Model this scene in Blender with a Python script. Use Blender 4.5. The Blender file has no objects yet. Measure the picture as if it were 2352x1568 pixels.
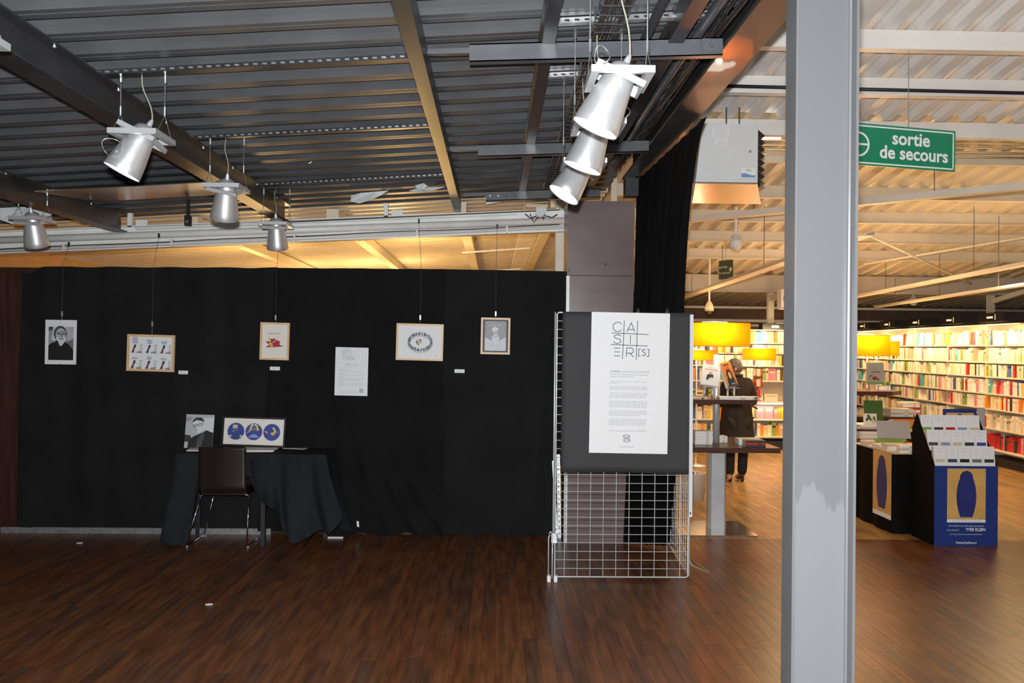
import bpy, math, random
from mathutils import Matrix, Vector
random.seed(7)
PI = math.pi
scene = bpy.context.scene
COL = scene.collection
rnd = random.uniform

# ------------------------------------------------------------------ camera
FPX, CX, CY, EYE = 1898.0, 1176.0, 784.0, 1.65
_yaw, _pit, _rol = 0.0205, 0.0068, 0.0108
_d = Vector((math.sin(_yaw)*math.cos(_pit), math.cos(_yaw)*math.cos(_pit), math.sin(_pit)))
_r0 = Vector((math.cos(_yaw), -math.sin(_yaw), 0))
_u0 = _r0.cross(_d)
_r = _r0*math.cos(_rol) + _u0*math.sin(_rol)
_u = _u0*math.cos(_rol) - _r0*math.sin(_rol)
cam_data = bpy.data.cameras.new('camera')
cam_data.sensor_width = 36.0
cam_data.lens = FPX/2352.0*36.0
cam_data.clip_start, cam_data.clip_end = 0.05, 200
cam = bpy.data.objects.new('camera', cam_data)
COL.objects.link(cam)
cam.matrix_world = Matrix(((_r.x, _u.x, -_d.x, 0), (_r.y, _u.y, -_d.y, 0), (_r.z, _u.z, -_d.z, EYE), (0, 0, 0, 1)))
scene.camera = cam

def ray(px, py):
    return _d + _r*((px-CX)/FPX) - _u*((py-CY)/FPX)
def P(px, py, Y):                      # point of the photograph on the plane y = Y
    v = ray(px, py); t = Y/v.y
    return Vector((v.x*t, Y, EYE+v.z*t))
def PX(px, py, X):                     # ... on the plane x = X
    v = ray(px, py); t = X/v.x
    return Vector((X, v.y*t, EYE+v.z*t))
def PZ(px, py, Z):                     # ... on the plane z = Z
    v = ray(px, py); t = (Z-EYE)/v.z
    return Vector((v.x*t, v.y*t, Z))

# ------------------------------------------------------------------ world, lights, exposure
vs = scene.view_settings
vs.view_transform = 'Standard'; vs.look = 'None'; vs.gamma = 1.0; vs.use_curve_mapping = False
vs.exposure = 0.0
world = bpy.data.worlds.new('world'); scene.world = world
world.use_nodes = True
world.node_tree.nodes['Background'].inputs[0].default_value = (1.0, 0.72, 0.45, 1)
world.node_tree.nodes['Background'].inputs[1].default_value = 0.012
WARM = (1.0, 0.62, 0.23)
WARMW = (1.0, 0.70, 0.36)
def lamp(name, kind, loc, power, color, size=0.1, rot=None, size_y=None, spread=None):
    L = bpy.data.lights.new(name, kind); L.energy = power; L.color = color
    if kind == 'AREA':
        L.size = size
        if size_y: L.shape = 'RECTANGLE'; L.size_y = size_y
        if spread: L.spread = spread
    else:
        L.shadow_soft_size = size
    o = bpy.data.objects.new(name, L); COL.objects.link(o); o.location = loc
    if rot: o.rotation_euler = rot
    return o
# the flash on the camera
lamp('camera_flash', 'POINT', (-0.02, -0.02, EYE+0.13), 1150, (0.95, 0.98, 1.0), 0.03)
# shop lighting: unseen fills added for the ceiling, the girder and the floor
UP = (PI, 0, 0)
for (x, y, w) in ((3.6, 8.4, 20), (6.6, 8.2, 22), (5.0, 10.2, 24), (8.0, 10.4, 20), (3.4, 11.8, 20), (6.2, 12.2, 20), (4.6, 5.6, 7), (8.0, 5.6, 6), (4.5, 15.5, 12), (8.5, 15.5, 12)):
    lamp('ceiling_fill', 'AREA', (x, y, 2.25), w*.34, WARM, 1.4, UP)  # added without fixtures, to light the ceiling evenly from below
for (x, y, z, w) in ((4.3, 9.4, 2.0, 24), (4.4, 11.4, 2.0, 24), (6.0, 8.8, 2.0, 20), (3.9, 3.6, 2.0, 8), (6.6, 3.8, 2.0, 6)):
    lamp('shop_fill_point', 'POINT', (x, y, z), w, WARMW, 0.30)  # added points with no pendant there; warm the shop and girder underside
for (x, y, w) in ((3.5, 9.6, 34), (4.6, 11.4, 40), (6.0, 9.4, 40), (4.6, 6.4, 4)):
    lamp('shop_floor_fill', 'AREA', (x, y, 2.62), w, WARMW, 0.35)  # added, no fitting above: brightens the floor but not the ceiling
# the lit room behind the hung wall
for (x, y, w) in ((-3.2, 10.2, 26), (-0.9, 10.4, 34), (-2.0, 13.0, 34)):
    lamp('back_room_ceiling_fill', 'AREA', (x, y, 1.9), w, WARM, 0.8, UP)  # unseen, placed behind the partition to warm this room's ceiling
for (x, y, w) in ((-3.2, 12.5, 70), (-1.4, 13.0, 70)):
    lamp('back_room_fill_point', 'POINT', (x, y, 1.5), w, WARM, 0.2)  # unseen, added to brighten the far wall that the smooth ceiling panel reflects

# ------------------------------------------------------------------ mesh helpers
W = {}
class MB:
    def __init__(s): s.v = []; s.f = []; s.mi = []
    def add(s, vs_, fs, mi=0, M=None):
        n = len(s.v)
        s.v += [tuple(M @ Vector(p)) if M is not None else tuple(p) for p in vs_]
        s.f += [tuple(i+n for i in f) for f in fs]; s.mi += [mi]*len(fs)
        return s
    def box(s, x0, x1, y0, y1, z0, z1, mi=0, M=None):
        return s.add([(x0,y0,z0),(x1,y0,z0),(x1,y1,z0),(x0,y1,z0),(x0,y0,z1),(x1,y0,z1),(x1,y1,z1),(x0,y1,z1)],
              [(0,3,2,1),(4,5,6,7),(0,1,5,4),(1,2,6,5),(2,3,7,6),(3,0,4,7)], mi, M)
    def cbox(s, c, sz, mi=0, M=None):
        return s.box(c[0]-sz[0]/2, c[0]+sz[0]/2, c[1]-sz[1]/2, c[1]+sz[1]/2, c[2]-sz[2]/2, c[2]+sz[2]/2, mi, M)
    def rbox(s, x0, x1, y0, y1, z0, z1, b, mi=0, M=None):   # box with chamfered vertical edges (z) and rims
        ring = [(x0+b,y0),(x1-b,y0),(x1,y0+b),(x1,y1-b),(x1-b,y1),(x0+b,y1),(x0,y1-b),(x0,y0+b)]
        vv = [(x,y,z0) for x,y in ring]+[(x,y,z1) for x,y in ring]
        return s.add(vv, [tuple(range(7,-1,-1)), tuple(range(8,16))]+[(i,(i+1)%8,(i+1)%8+8,i+8) for i in range(8)], mi, M)
    def beam(s, a, b, w, h, mi=0, up=Vector((0,0,1))):      # box along a-b, w wide, h high, centred
        a = Vector(a); b = Vector(b); d = (b-a).normalized(); r = d.cross(up).normalized(); u = r.cross(d)
        vv = []
        for p in (a, b):
            for i, j in ((-1,-1),(1,-1),(1,1),(-1,1)): vv.append(p+r*(i*w/2)+u*(j*h/2))
        return s.add(vv, [(0,1,2,3),(7,6,5,4),(0,4,5,1),(1,5,6,2),(2,6,7,3),(3,7,4,0)], mi)
    def tube(s, pts, r, n=6, mi=0, closed=False, M=None):
        pts = [Vector(p) for p in pts]
        if M is not None: pts = [M @ p for p in pts]
        m = len(pts); rr = r if isinstance(r, (list, tuple)) else [r]*m
        prev = None; base = len(s.v)
        for i in range(m):
            if closed: t = pts[(i+1) % m]-pts[i-1]
            else: t = pts[min(i+1, m-1)]-pts[max(i-1, 0)]
            t = t.normalized() if t.length > 1e-9 else Vector((0,0,1))
            if prev is None:
                a = Vector((0,0,1)) if abs(t.z) < .9 else Vector((1,0,0))
                prev = (a-t*a.dot(t)).normalized()
            else:
                q = prev-t*prev.dot(t); prev = q.normalized() if q.length > 1e-6 else prev
            b = t.cross(prev)
            for k in range(n):
                an = 2*PI*k/n
                s.v.append(tuple(pts[i]+(prev*math.cos(an)+b*math.sin(an))*rr[i]))
        for i in range(m if closed else m-1):
            for k in range(n):
                a0 = base+i*n; a1 = base+((i+1) % m)*n
                s.f.append((a0+k, a0+(k+1)%n, a1+(k+1)%n, a1+k)); s.mi.append(mi)
        if not closed:
            s.f.append(tuple(base+k for k in range(n-1,-1,-1))); s.mi.append(mi)
            e = base+(m-1)*n; s.f.append(tuple(e+k for k in range(n))); s.mi.append(mi)
        return s
    def lathe(s, prof, n=24, mi=0, M=None):
        base = len(s.v); vv = []
        for r, z in prof:
            for k in range(n):
                a = 2*PI*k/n; vv.append((r*math.cos(a), r*math.sin(a), z))
        fs = []
        for i in range(len(prof)-1):
            for k in range(n): fs.append((i*n+k, i*n+(k+1)%n, (i+1)*n+(k+1)%n, (i+1)*n+k))
        return s.add(vv, fs, mi, M)
    def poly(s, pts, M=None, z=0.0, mi=0):
        a = sum(pts[i][0]*pts[(i+1)%len(pts)][1]-pts[(i+1)%len(pts)][0]*pts[i][1] for i in range(len(pts)))
        if a < 0: pts = pts[::-1]
        return s.add([(x, y, z) for x, y in pts], [tuple(range(len(pts)))], mi, M)
    def rect(s, x0, y0, x1, y1, M=None, z=0.0, mi=0):
        return s.poly([(x0,y0),(x1,y0),(x1,y1),(x0,y1)], M, z, mi)
    def disc(s, cx, cy, rx, ry=None, M=None, z=0.0, mi=0, n=20, rot=0):
        ry = ry or rx; c, t = math.cos(rot), math.sin(rot); pts = []
        for k in range(n):
            a = 2*PI*k/n; u, v = rx*math.cos(a), ry*math.sin(a); pts.append((cx+u*c-v*t, cy+u*t+v*c))
        return s.poly(pts, M, z, mi)
    def stroke(s, pts, w, M=None, z=0.0, mi=0):
        for (x0,y0),(x1,y1) in zip(pts[:-1], pts[1:]):
            dx, dy = x1-x0, y1-y0; L = math.hypot(dx,dy) or 1e-6; nx, ny = -dy/L*w/2, dx/L*w/2; ex, ey = dx/L*w*.3, dy/L*w*.3
            s.poly([(x0+nx-ex,y0+ny-ey),(x0-nx-ex,y0-ny-ey),(x1-nx+ex,y1-ny+ey),(x1+nx+ex,y1+ny+ey)], M, z, mi)
        return s
    def prism(s, pts, t0, t1, M=None, mi=0):                 # polygon in local xy, extruded along local z
        a = sum(pts[i][0]*pts[(i+1)%len(pts)][1]-pts[(i+1)%len(pts)][0]*pts[i][1] for i in range(len(pts)))
        if a < 0: pts = pts[::-1]
        n = len(pts)
        return s.add([(x,y,t0) for x,y in pts]+[(x,y,t1) for x,y in pts],
            [tuple(range(n-1,-1,-1)), tuple(range(n,2*n))]+[(i,(i+1)%n,(i+1)%n+n,i+n) for i in range(n)], mi, M)
    def grid(s, nu, nv, fn, mi=0, M=None):
        vv = [fn(i/nu, j/nv) for j in range(nv+1) for i in range(nu+1)]
        fs = [(j*(nu+1)+i, j*(nu+1)+i+1, (j+1)*(nu+1)+i+1, (j+1)*(nu+1)+i) for j in range(nv) for i in range(nu)]
        return s.add(vv, fs, mi, M)
    def text(s, txt, size, x, y, M=None, z=0.0, mi=0, bold=0.0, align='LEFT', sx=1.0, shear=0.0):
        vv, fs = text_geo(txt, bold, align, shear)
        return s.add([(x+a*size*sx, y+b*size, z) for a, b in vv], fs, mi, M)
    def build(s, name, mats, parent=None, smooth=False, origin=None):
        me = bpy.data.meshes.new(name)
        if parent is not None:
            inv = W[parent.name].inverted(); vv = [tuple(inv @ Vector(p)) for p in s.v]; T = None
        else:
            if origin is None:
                xs, ys, zs = zip(*s.v)
                origin = ((min(xs)+max(xs))/2, (min(ys)+max(ys))/2, min(zs))
            T = Vector(origin); vv = [tuple(Vector(p)-T) for p in s.v]
        me.from_pydata(vv, [], s.f)
        if not isinstance(mats, (list, tuple)): mats = [mats]
        for m in mats: me.materials.append(MAT[m] if isinstance(m, str) else m)
        if len(mats) > 1: me.polygons.foreach_set('material_index', s.mi)
        if smooth: me.polygons.foreach_set('use_smooth', [True]*len(me.polygons))
        me.validate(); me.update()
        o = bpy.data.objects.new(name, me); COL.objects.link(o)
        if name in ('drawing','photograph','heading','heading_light','lettering','cover_print','text_lines','title_lines','emblem','logo_lettering','caption_lettering','sticker_lettering','tape') and len(s.f) > 1: o['kind'] = 'stuff'
        if parent is not None:
            o.parent = parent; W[o.name] = W[parent.name]
        else:
            o.location = T; W[o.name] = Matrix.Translation(T)
        return o
_tc = {}
def text_geo(txt, bold, align, shear):
    key = (txt, bold, align, shear)
    if key not in _tc:
        c = bpy.data.curves.new('lettering', 'FONT'); c.body = txt; c.align_x = align; c.size = 1.0; c.offset = bold; c.shear = shear
        c.resolution_u = 3
        o = bpy.data.objects.new('lettering', c)
        me = bpy.data.meshes.new_from_object(o)
        _tc[key] = ([(v.co.x, v.co.y) for v in me.vertices], [tuple(p.vertices) for p in me.polygons])
        bpy.data.meshes.remove(me); bpy.data.objects.remove(o); bpy.data.curves.remove(c)
    return _tc[key]
def tag(o, label, cat, group=None):
    o['label'] = label; o['category'] = cat
    if group: o['group'] = group
    return o
def thing(name, label, cat, loc, group=None, rotz=0.0):
    o = bpy.data.objects.new(name, None); COL.objects.link(o); o.empty_display_size = 0.1
    o.location = loc; o.rotation_euler = (0, 0, rotz)
    W[o.name] = Matrix.Translation(Vector(loc)) @ Matrix.Rotation(rotz, 4, 'Z')
    return tag(o, label, cat, group)
def structure(o): o['kind'] = 'structure'; return o
def sroot(name, loc=(0,0,0)):
    o = bpy.data.objects.new(name, None); COL.objects.link(o); o.location = loc; o.empty_display_size = 0.1
    W[o.name] = Matrix.Translation(Vector(loc)); o['kind'] = 'structure'
    return o
def facing(x, y, z, rotz=0.0, tilt=0.0, roll=0.0):          # local x right, y up, z towards the viewer (-Y)
    return Matrix.Translation(Vector((x,y,z))) @ Matrix.Rotation(rotz,4,'Z') @ Matrix.Rotation(PI/2-tilt,4,'X') @ Matrix.Rotation(roll,4,'Z')

# ------------------------------------------------------------------ materials
MAT = {}
def mat(name, col, rough=.6, metal=0.0, var=0.0, scale=6.0, bump=0.0, bscale=120.0, emit=None, es=0.0, spec=.5, coat=0.0, stretch=None, trans=0.0, alpha=1.0):
    m = bpy.data.materials.new(name); m.use_nodes = True; nt = m.node_tree; b = nt.nodes['Principled BSDF']
    b.inputs['Base Color'].default_value = (*col, 1); b.inputs['Roughness'].default_value = rough
    b.inputs['Metallic'].default_value = metal; b.inputs['Specular IOR Level'].default_value = spec
    b.inputs['Coat Weight'].default_value = coat
    if trans: b.inputs['Transmission Weight'].default_value = trans
    if emit: b.inputs['Emission Color'].default_value = (*emit, 1); b.inputs['Emission Strength'].default_value = es
    tc = nt.nodes.new('ShaderNodeTexCoord'); mp = nt.nodes.new('ShaderNodeMapping')
    nt.links.new(tc.outputs['Object'], mp.inputs[0])
    if stretch: mp.inputs['Scale'].default_value = stretch
    nz = nt.nodes.new('ShaderNodeTexNoise'); nz.inputs['Scale'].default_value = scale; nz.inputs['Detail'].default_value = 5
    nt.links.new(mp.outputs[0], nz.inputs['Vector'])
    if var:
        cr = nt.nodes.new('ShaderNodeValToRGB')
        cr.color_ramp.elements[0].position = .3; cr.color_ramp.elements[1].position = .7
        cr.color_ramp.elements[0].color = (*[c*(1-var) for c in col], 1); cr.color_ramp.elements[1].color = (*[min(1, c*(1+var)) for c in col], 1)
        nt.links.new(nz.outputs['Fac'], cr.inputs[0]); nt.links.new(cr.outputs[0], b.inputs['Base Color'])
        mr = nt.nodes.new('ShaderNodeMapRange'); mr.inputs['To Min'].default_value = max(0.02, rough*.85); mr.inputs['To Max'].default_value = min(1, rough*1.15)
        nt.links.new(nz.outputs['Fac'], mr.inputs['Value']); nt.links.new(mr.outputs[0], b.inputs['Roughness'])
    if bump:
        n2 = nt.nodes.new('ShaderNodeTexNoise'); n2.inputs['Scale'].default_value = bscale; n2.inputs['Detail'].default_value = 3
        nt.links.new(mp.outputs[0], n2.inputs['Vector'])
        bp = nt.nodes.new('ShaderNodeBump'); bp.inputs['Strength'].default_value = bump; bp.inputs['Distance'].default_value = .003
        nt.links.new(n2.outputs['Fac'], bp.inputs['Height']); nt.links.new(bp.outputs[0], b.inputs['Normal'])
    MAT[name] = m
    return m
mat('deck_grey', (.075,.078,.084), .42, var=.18, scale=3, spec=.4)
mat('steel_dark', (.030,.030,.033), .32, var=.22, scale=5, bump=.12, bscale=40, spec=.6)
mat('steel_grey', (.148,.149,.154), .33, var=.05, scale=4, bump=.08, bscale=60, spec=.5)
mat('girder_gloss', (.034,.033,.034), .38, var=.2, scale=5, bump=.15, bscale=30, spec=1.0, coat=.35)
mat('channel_grey', (.085,.089,.098), .3, var=.15, scale=6, spec=.6)
mat('galva', (.62,.64,.66), .34, .85, var=.25, scale=25)
mat('roof_flash_pale', (.82,.79,.75), .35, var=.06, scale=2)  # paler copy for the near roof: flash brightness put into the colour
mat('cream_deck', (.64,.56,.43), .30, var=.08, scale=2, spec=.5)
mat('cream_steel', (.72,.66,.55), .42, var=.06, scale=3)
mat('white_steel', (.88,.88,.86), .45, var=.07, scale=4)
mat('white_pipe', (.86,.86,.84), .35, var=.06, scale=5)
mat('black_cloth', (.0115,.0115,.012), .92, var=.30, scale=2.2, bump=.25, bscale=380, spec=.15)
mat('black_cloth2', (.0090,.0088,.0088), .93, var=.28, scale=2.6, bump=.25, bscale=380, spec=.12)
mat('table_cloth', (.0135,.0145,.017), .85, var=.30, scale=4, bump=.25, bscale=380, spec=.2)
mat('velvet', (.0055,.0055,.0060), .95, var=.3, scale=3, spec=.1)
mat('black_paper', (.032,.032,.034), .75, var=.14, scale=3, bump=.2, bscale=9)
mat('paper', (.80,.80,.81), .6, var=.015, scale=3)
mat('paper_warm', (.78,.74,.68), .6, var=.02, scale=3)
mat('ink', (.035,.035,.045), .6)
mat('ink_grey', (.34,.34,.38), .6)
mat('ink_light', (.56,.56,.60), .6)
mat('ink_blue', (.20,.21,.34), .6)
mat('wood_panel', (.042,.015,.009), .38, var=.35, scale=5, stretch=(6,6,.5))
mat('clad', (.170,.122,.118), .26, var=.16, scale=2.2, stretch=(.8,1,1.4), spec=.5)
mat('oak', (.72,.48,.26), .42, var=.12, scale=9, stretch=(1,1,8))
mat('black_frame', (.010,.010,.010), .35)
mat('chair_ply', (.016,.0095,.0075), .30, var=.25, scale=7, stretch=(1,1,.2), coat=.2)
mat('chrome', (.85,.85,.86), .12, 1.0)
mat('wire_white', (.62,.63,.62), .35, .35)
mat('alu', (.78,.78,.79), .40, .72, var=.05, scale=300, stretch=(1,1,.1))
mat('alu_frame', (.66,.67,.69), .40, .55)
mat('cord', (.32,.31,.25), .6)
mat('black_plastic', (.012,.012,.013), .45)
mat('lamp_glow', (1,1,1), .5, emit=(1.0,.97,.93), es=9.0)
mat('lamp_off', (.45,.45,.45), .25, .8)
mat('tube_glow', (1,1,1), .5, emit=(1.0,.93,.80), es=7.0)
mat('slot_glow', (1,1,1), .5, emit=(1.0,.66,.28), es=1.7)
mat('rusty_bundle', (.055,.040,.034), .55, var=.4, scale=30)
mat('conduit', (.075,.080,.088), .35, var=.1)
mat('heater_white', (.70,.71,.72), .45, var=.02)
mat('heater_metal', (.80,.70,.55), .22, .95, var=.06, scale=4)
mat('louver', (.10,.085,.07), .45)
mat('exit_green', (.010,.225,.105), .28, var=.03)
mat('sign_dark', (.06,.09,.055), .5)
mat('white_print', (.82,.82,.80), .5)
mat('dark_wall', (.15,.105,.075), .8, var=.2)
mat('table_brown', (.085,.035,.024), .30, var=.2, scale=9, stretch=(.3,3,3))
mat('brushed', (.66,.67,.69), .40, .55, var=.05)
mat('inox_plate', (.72,.71,.70), .16, .95)
mat('shelf_cream', (.78,.68,.52), .45)
mat('back_cream', (.72,.62,.46), .6)
mat('plinth', (.018,.020,.028), .5)
mat('box_black', (.012,.013,.018), .35)
mat('card_blue', (.018,.040,.20), .40)
mat('card_black', (.0040,.0034,.0032), .8, spec=.12)
mat('gold_print', (.64,.37,.11), .5, var=.12, scale=6)
mat('blue_print', (.020,.030,.16), .5, var=.2, scale=8)
mat('grey_card', (.42,.40,.38), .6)
mat('bin_white', (.66,.63,.58), .5)
mat('torn_film', (.72,.74,.74), .5)
mat('glass', (1,1,1), .03, trans=1.0)
def shade_mat(name, col):
    m = bpy.data.materials.new(name); m.use_nodes = True; nt = m.node_tree; nt.nodes.remove(nt.nodes['Principled BSDF'])
    out = nt.nodes['Material Output']; a = nt.nodes.new('ShaderNodeBsdfDiffuse'); t = nt.nodes.new('ShaderNodeBsdfTranslucent'); x = nt.nodes.new('ShaderNodeMixShader')
    a.inputs[0].default_value = (*col, 1); t.inputs[0].default_value = (*col, 1); x.inputs[0].default_value = .6
    nt.links.new(a.outputs[0], x.inputs[1]); nt.links.new(t.outputs[0], x.inputs[2]); nt.links.new(x.outputs[0], out.inputs[0]); MAT[name] = m
shade_mat('shade_orange', (.88,.20,.003))
# floor boards: tone comes from a colour attribute on every board, grain from noise
def floor_mat():
    m = bpy.data.materials.new('floor_boards'); m.use_nodes = True; nt = m.node_tree; b = nt.nodes['Principled BSDF']
    at = nt.nodes.new('ShaderNodeAttribute'); at.attribute_name = 'tone'
    geo = nt.nodes.new('ShaderNodeNewGeometry'); mp = nt.nodes.new('ShaderNodeMapping'); mp.inputs['Scale'].default_value = (26, 3.0, 1)
    nt.links.new(geo.outputs['Position'], mp.inputs[0])
    n = nt.nodes.new('ShaderNodeTexNoise'); n.inputs['Scale'].default_value = 1.0; n.inputs['Detail'].default_value = 6; nt.links.new(mp.outputs[0], n.inputs['Vector'])
    n2 = nt.nodes.new('ShaderNodeTexNoise'); n2.inputs['Scale'].default_value = 2.0; n2.inputs['Detail'].default_value = 3; nt.links.new(geo.outputs['Position'], n2.inputs['Vector'])
    cr = nt.nodes.new('ShaderNodeValToRGB'); cr.color_ramp.elements[0].color = (.55,.54,.54,1); cr.color_ramp.elements[1].color = (1.4,1.34,1.28,1)
    cr.color_ramp.elements[0].position = .28; cr.color_ramp.elements[1].position = .72
    nt.links.new(n.outputs['Fac'], cr.inputs[0])
    mx = nt.nodes.new('ShaderNodeMix'); mx.data_type = 'RGBA'; mx.blend_type = 'MULTIPLY'; mx.inputs[0].default_value = 1
    nt.links.new(at.outputs['Color'], mx.inputs[6]); nt.links.new(cr.outputs[0], mx.inputs[7]); nt.links.new(mx.outputs[2], b.inputs['Base Color'])
    mr = nt.nodes.new('ShaderNodeMapRange'); mr.inputs['From Min'].default_value = .3; mr.inputs['From Max'].default_value = .7
    mr.inputs['To Min'].default_value = .31; mr.inputs['To Max'].default_value = .37; nt.links.new(n2.outputs['Fac'], mr.inputs['Value']); nt.links.new(mr.outputs[0], b.inputs['Roughness'])
    bp = nt.nodes.new('ShaderNodeBump'); bp.inputs['Strength'].default_value = .06; bp.inputs['Distance'].default_value = .001
    nt.links.new(n.outputs['Fac'], bp.inputs['Height']); nt.links.new(bp.outputs[0], b.inputs['Normal'])
    b.inputs['Specular IOR Level'].default_value = .28
    MAT['floor_boards'] = m
floor_mat()
mat('floor_slab', (.035,.016,.010), .35, var=.2)

# ================================================================== FLOOR
fl = MB().box(-9, 13, -2.5, 22, -.12, -.006).build('floor', 'floor_slab', origin=(0, 8, -.12)); structure(fl)
W[fl.name] = Matrix.Translation((0, 8, -.12))
TONES = [(.145,.056,.022), (.132,.050,.021), (.155,.061,.024), (.112,.047,.025), (.138,.049,.020), (.150,.060,.026), (.098,.045,.026), (.125,.053,.027)]
PW, PL = .078, .62
def tone_attr(me, cols):
    ca = me.color_attributes.new('tone', 'FLOAT_COLOR', 'CORNER'); k = 0; flat = []
    for p, c in zip(me.polygons, cols):
        for _ in p.vertices: flat += [c[0], c[1], c[2], 1.0]
    ca.data.foreach_set('color', flat)
plank_me = []
for t in TONES:
    mb = MB().box(-PW/2+.0007, PW/2-.0007, -PL/2+.0008, PL/2-.0008, -.005, 0)
    me = bpy.data.meshes.new('plank'); me.from_pydata(mb.v, [], mb.f); me.materials.append(MAT['floor_boards']); tone_attr(me, [t]*6); plank_me.append(me)
field = MB(); fcol = []; npl = 0
x = -7.0
while x < 12.0:
    y = 2.6 + rnd(0, PL)
    while y < 17.5:
        t = random.choice(TONES); xc, yc = x+PW/2, y+PL/2
        vis = (-.80*yc-.3 < xc < .80*yc+.4)
        if vis:
            if npl < 300 and 3.75 < yc < 6.35 and -.63*yc < xc < .62*yc:
                o = bpy.data.objects.new('plank', plank_me[TONES.index(t)]); COL.objects.link(o); o.parent = fl
                o.location = (xc, yc-8, .12); npl += 1
            else:
                LINE = 7.18                                  # the shop's paler boards begin here
                for (ya, yb) in (((y, y+PL),) if xc < 1.2 or not y < LINE < y+PL else ((y, LINE), (LINE, y+PL))):
                    tt = (t[0]*2.4+.03, t[1]*3.6+.02, t[2]*3.0+.008) if (xc > 1.2 and ya >= LINE-.001) else t
                    xa, xb, ya, yb = x+.0007, x+PW-.0007, ya+.0008, yb-.0008
                    field.add([(xa,ya,0),(xb,ya,0),(xb,yb,0),(xa,yb,0),(xa,ya,-.005),(xb,ya,-.005),(xb,yb,-.005),(xa,yb,-.005)],
                              [(0,1,2,3),(4,5,1,0),(5,6,2,1),(6,7,3,2),(7,4,0,3)]); fcol += [tt]*5
        y += PL
    x += PW
fo = field.build('plank_field', 'floor_boards', fl); tone_attr(fo.data, fcol); fo['kind'] = 'stuff'

# ================================================================== HUNG WALL
WY = 7.30
wall = MB().box(-5.4, .60, WY, WY+.09, 0, 2.30).build('wall_back', 'wood_panel'); structure(wall)
bl = MB()
bl.box(P(2,1200,7.23).x, P(622,1200,7.23).x, 7.225, 7.235, .004, .052).box(P(2,1200,7.23).x, P(622,1200,7.23).x, 7.225, WY, .0, .004)
structure(bl.build('baseboard_back', 'galva'))

def cloth_grid(name, label, xl, xr, ztop, zbot, folds, matn, Y0=7.255, nu=150, nv=70, group=None):
    def fn(u, v):
        zt = ztop(u); zb = zbot(u); z = zt+(zb-zt)*v
        x0 = xl(v); x1 = xr(v); x = x0+(x1-x0)*u
        return (x, Y0-folds(x, z, u, v), z)
    mb = MB().grid(nu, nv, lambda u, v: fn(u, 1-v))
    o = mb.build(name, matn, smooth=True); return tag(o, label, 'curtain', group)
def gauss(d, s): return math.exp(-(d/s)**2)
zt = lambda px, py: P(px, py, 7.25).z
xw = lambda px: P(px, 900, 7.25).x
def foldsL(x, z, u, v):
    f = .008*math.sin(x*9+.6*math.sin(z*2)) + .006*math.sin(x*23+z*1.5) + .012*v*math.sin(x*14+1)*max(0, v-.3)
    return .014+f
def topL(u):
    px = 48+590*u; py = 612+3*u + .8*math.sin(u*30)
    if px < 98: py = 612+15*min(1, (98-px)/30)+1.5*math.sin(px*.6)
    return zt(px, py)
cloth_grid('wall_cloth', 'black cloth hung on the wall behind the desk and chair', lambda v: xw(48-4*v), lambda v: xw(636-34*v), topL,
           lambda u: .047+.004*math.sin(u*40), foldsL, 'black_cloth')
def foldsM(x, z, u, v):
    f = .006*math.sin(x*11+z) + .005*math.sin(x*27-z*2)
    # swags that fan out from under the notice sheet down to the right
    for k, (ax, bx, s, am) in enumerate(((795, 905, 16, .030), (815, 965, 18, .034), (838, 1035, 20, .028), (780, 812, 14, .02))):
        px = 1135+(x)/7.25*FPX; t = min(1, max(0, (2.1-z)/2.05))
        c = ax+(bx-ax)*t**2.6
        f += am*(.25+.75*t)*(gauss(px-c, s*(1.3-.4*t))-.5*gauss(px-c-s*1.7, s))
    return .020+f
cloth_grid('wall_cloth', 'black cloth falling in diagonal folds below the pinned notice sheet', lambda v: xw(630-32*v), lambda v: xw(1022), lambda u: zt(630+392*u, 615.5+3*u),
           lambda u: .012+.010*math.sin(u*25) if u > .35 else .03-.02*u, foldsM, 'black_cloth2', Y0=7.245, nu=190, nv=90)
def foldsR(x, z, u, v):
    px = 1135+x/7.25*FPX
    f = .006*math.sin(x*8+1)+.004*math.sin(x*21) + .012*gauss(px-1028, 6)+.010*gauss(px-1042, 6) + .016*gauss(px-(1270-55*v), 14)
    return .016+f
cloth_grid('wall_cloth', 'flat black cloth between the framed crowd drawing and the brown pillar', lambda v: xw(1016), lambda v: xw(1299-6*v), lambda u: zt(1016+283*u, 618.5+5*u),
           lambda u: .010+.008*math.sin(u*20), foldsR, 'black_cloth', Y0=7.240)

# ================================================================== DARK DECK CEILING
def zc(X): return 3.13+.07*X
def deck_profile(period, prof):
    return prof
PROF = [(.0,.042),(.085,.042),(.108,.022),(.112,.024),(.128,.008),(.135,.0),(.168,.0),(.174,.005),(.180,.0),(.222,.0),(.25,.042)]
ceil = sroot('ceiling', (0, 5, 3.1))
def deck_sheet(y0, n, x0, x1, zfn, matn, parent, prof=PROF, per=.25, name='deck_sheet'):
    mb = MB(); vv = []; fs = []
    pts = []
    for k in range(n):
        for (dy, dz) in (prof if k == n-1 else prof[:-1]): pts.append((y0+k*per+dy, dz))
    for (yy, dz) in pts:
        vv.append((x0, yy, zfn(x0)+dz)); vv.append((x1, yy, zfn(x1)+dz))
    for i in range(len(pts)-1): fs.append((2*i, 2*i+2, 2*i+3, 2*i+1))
    mb.add(vv, fs); o = mb.build(name, matn, parent)
    md = o.modifiers.new('sheet', 'SOLIDIFY'); md.thickness = .0015; md.offset = 1
    return o
yy = .25
while yy < 7.9:
    n = 3 if yy+.75 < 8.05 else 2
    for (xa, xb) in ((-8.0, -2.0), (-2.0, 1.08)):
        deck_sheet(yy, n, xa, xb, zc, 'deck_grey', ceil)
    yy += .25*n
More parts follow.
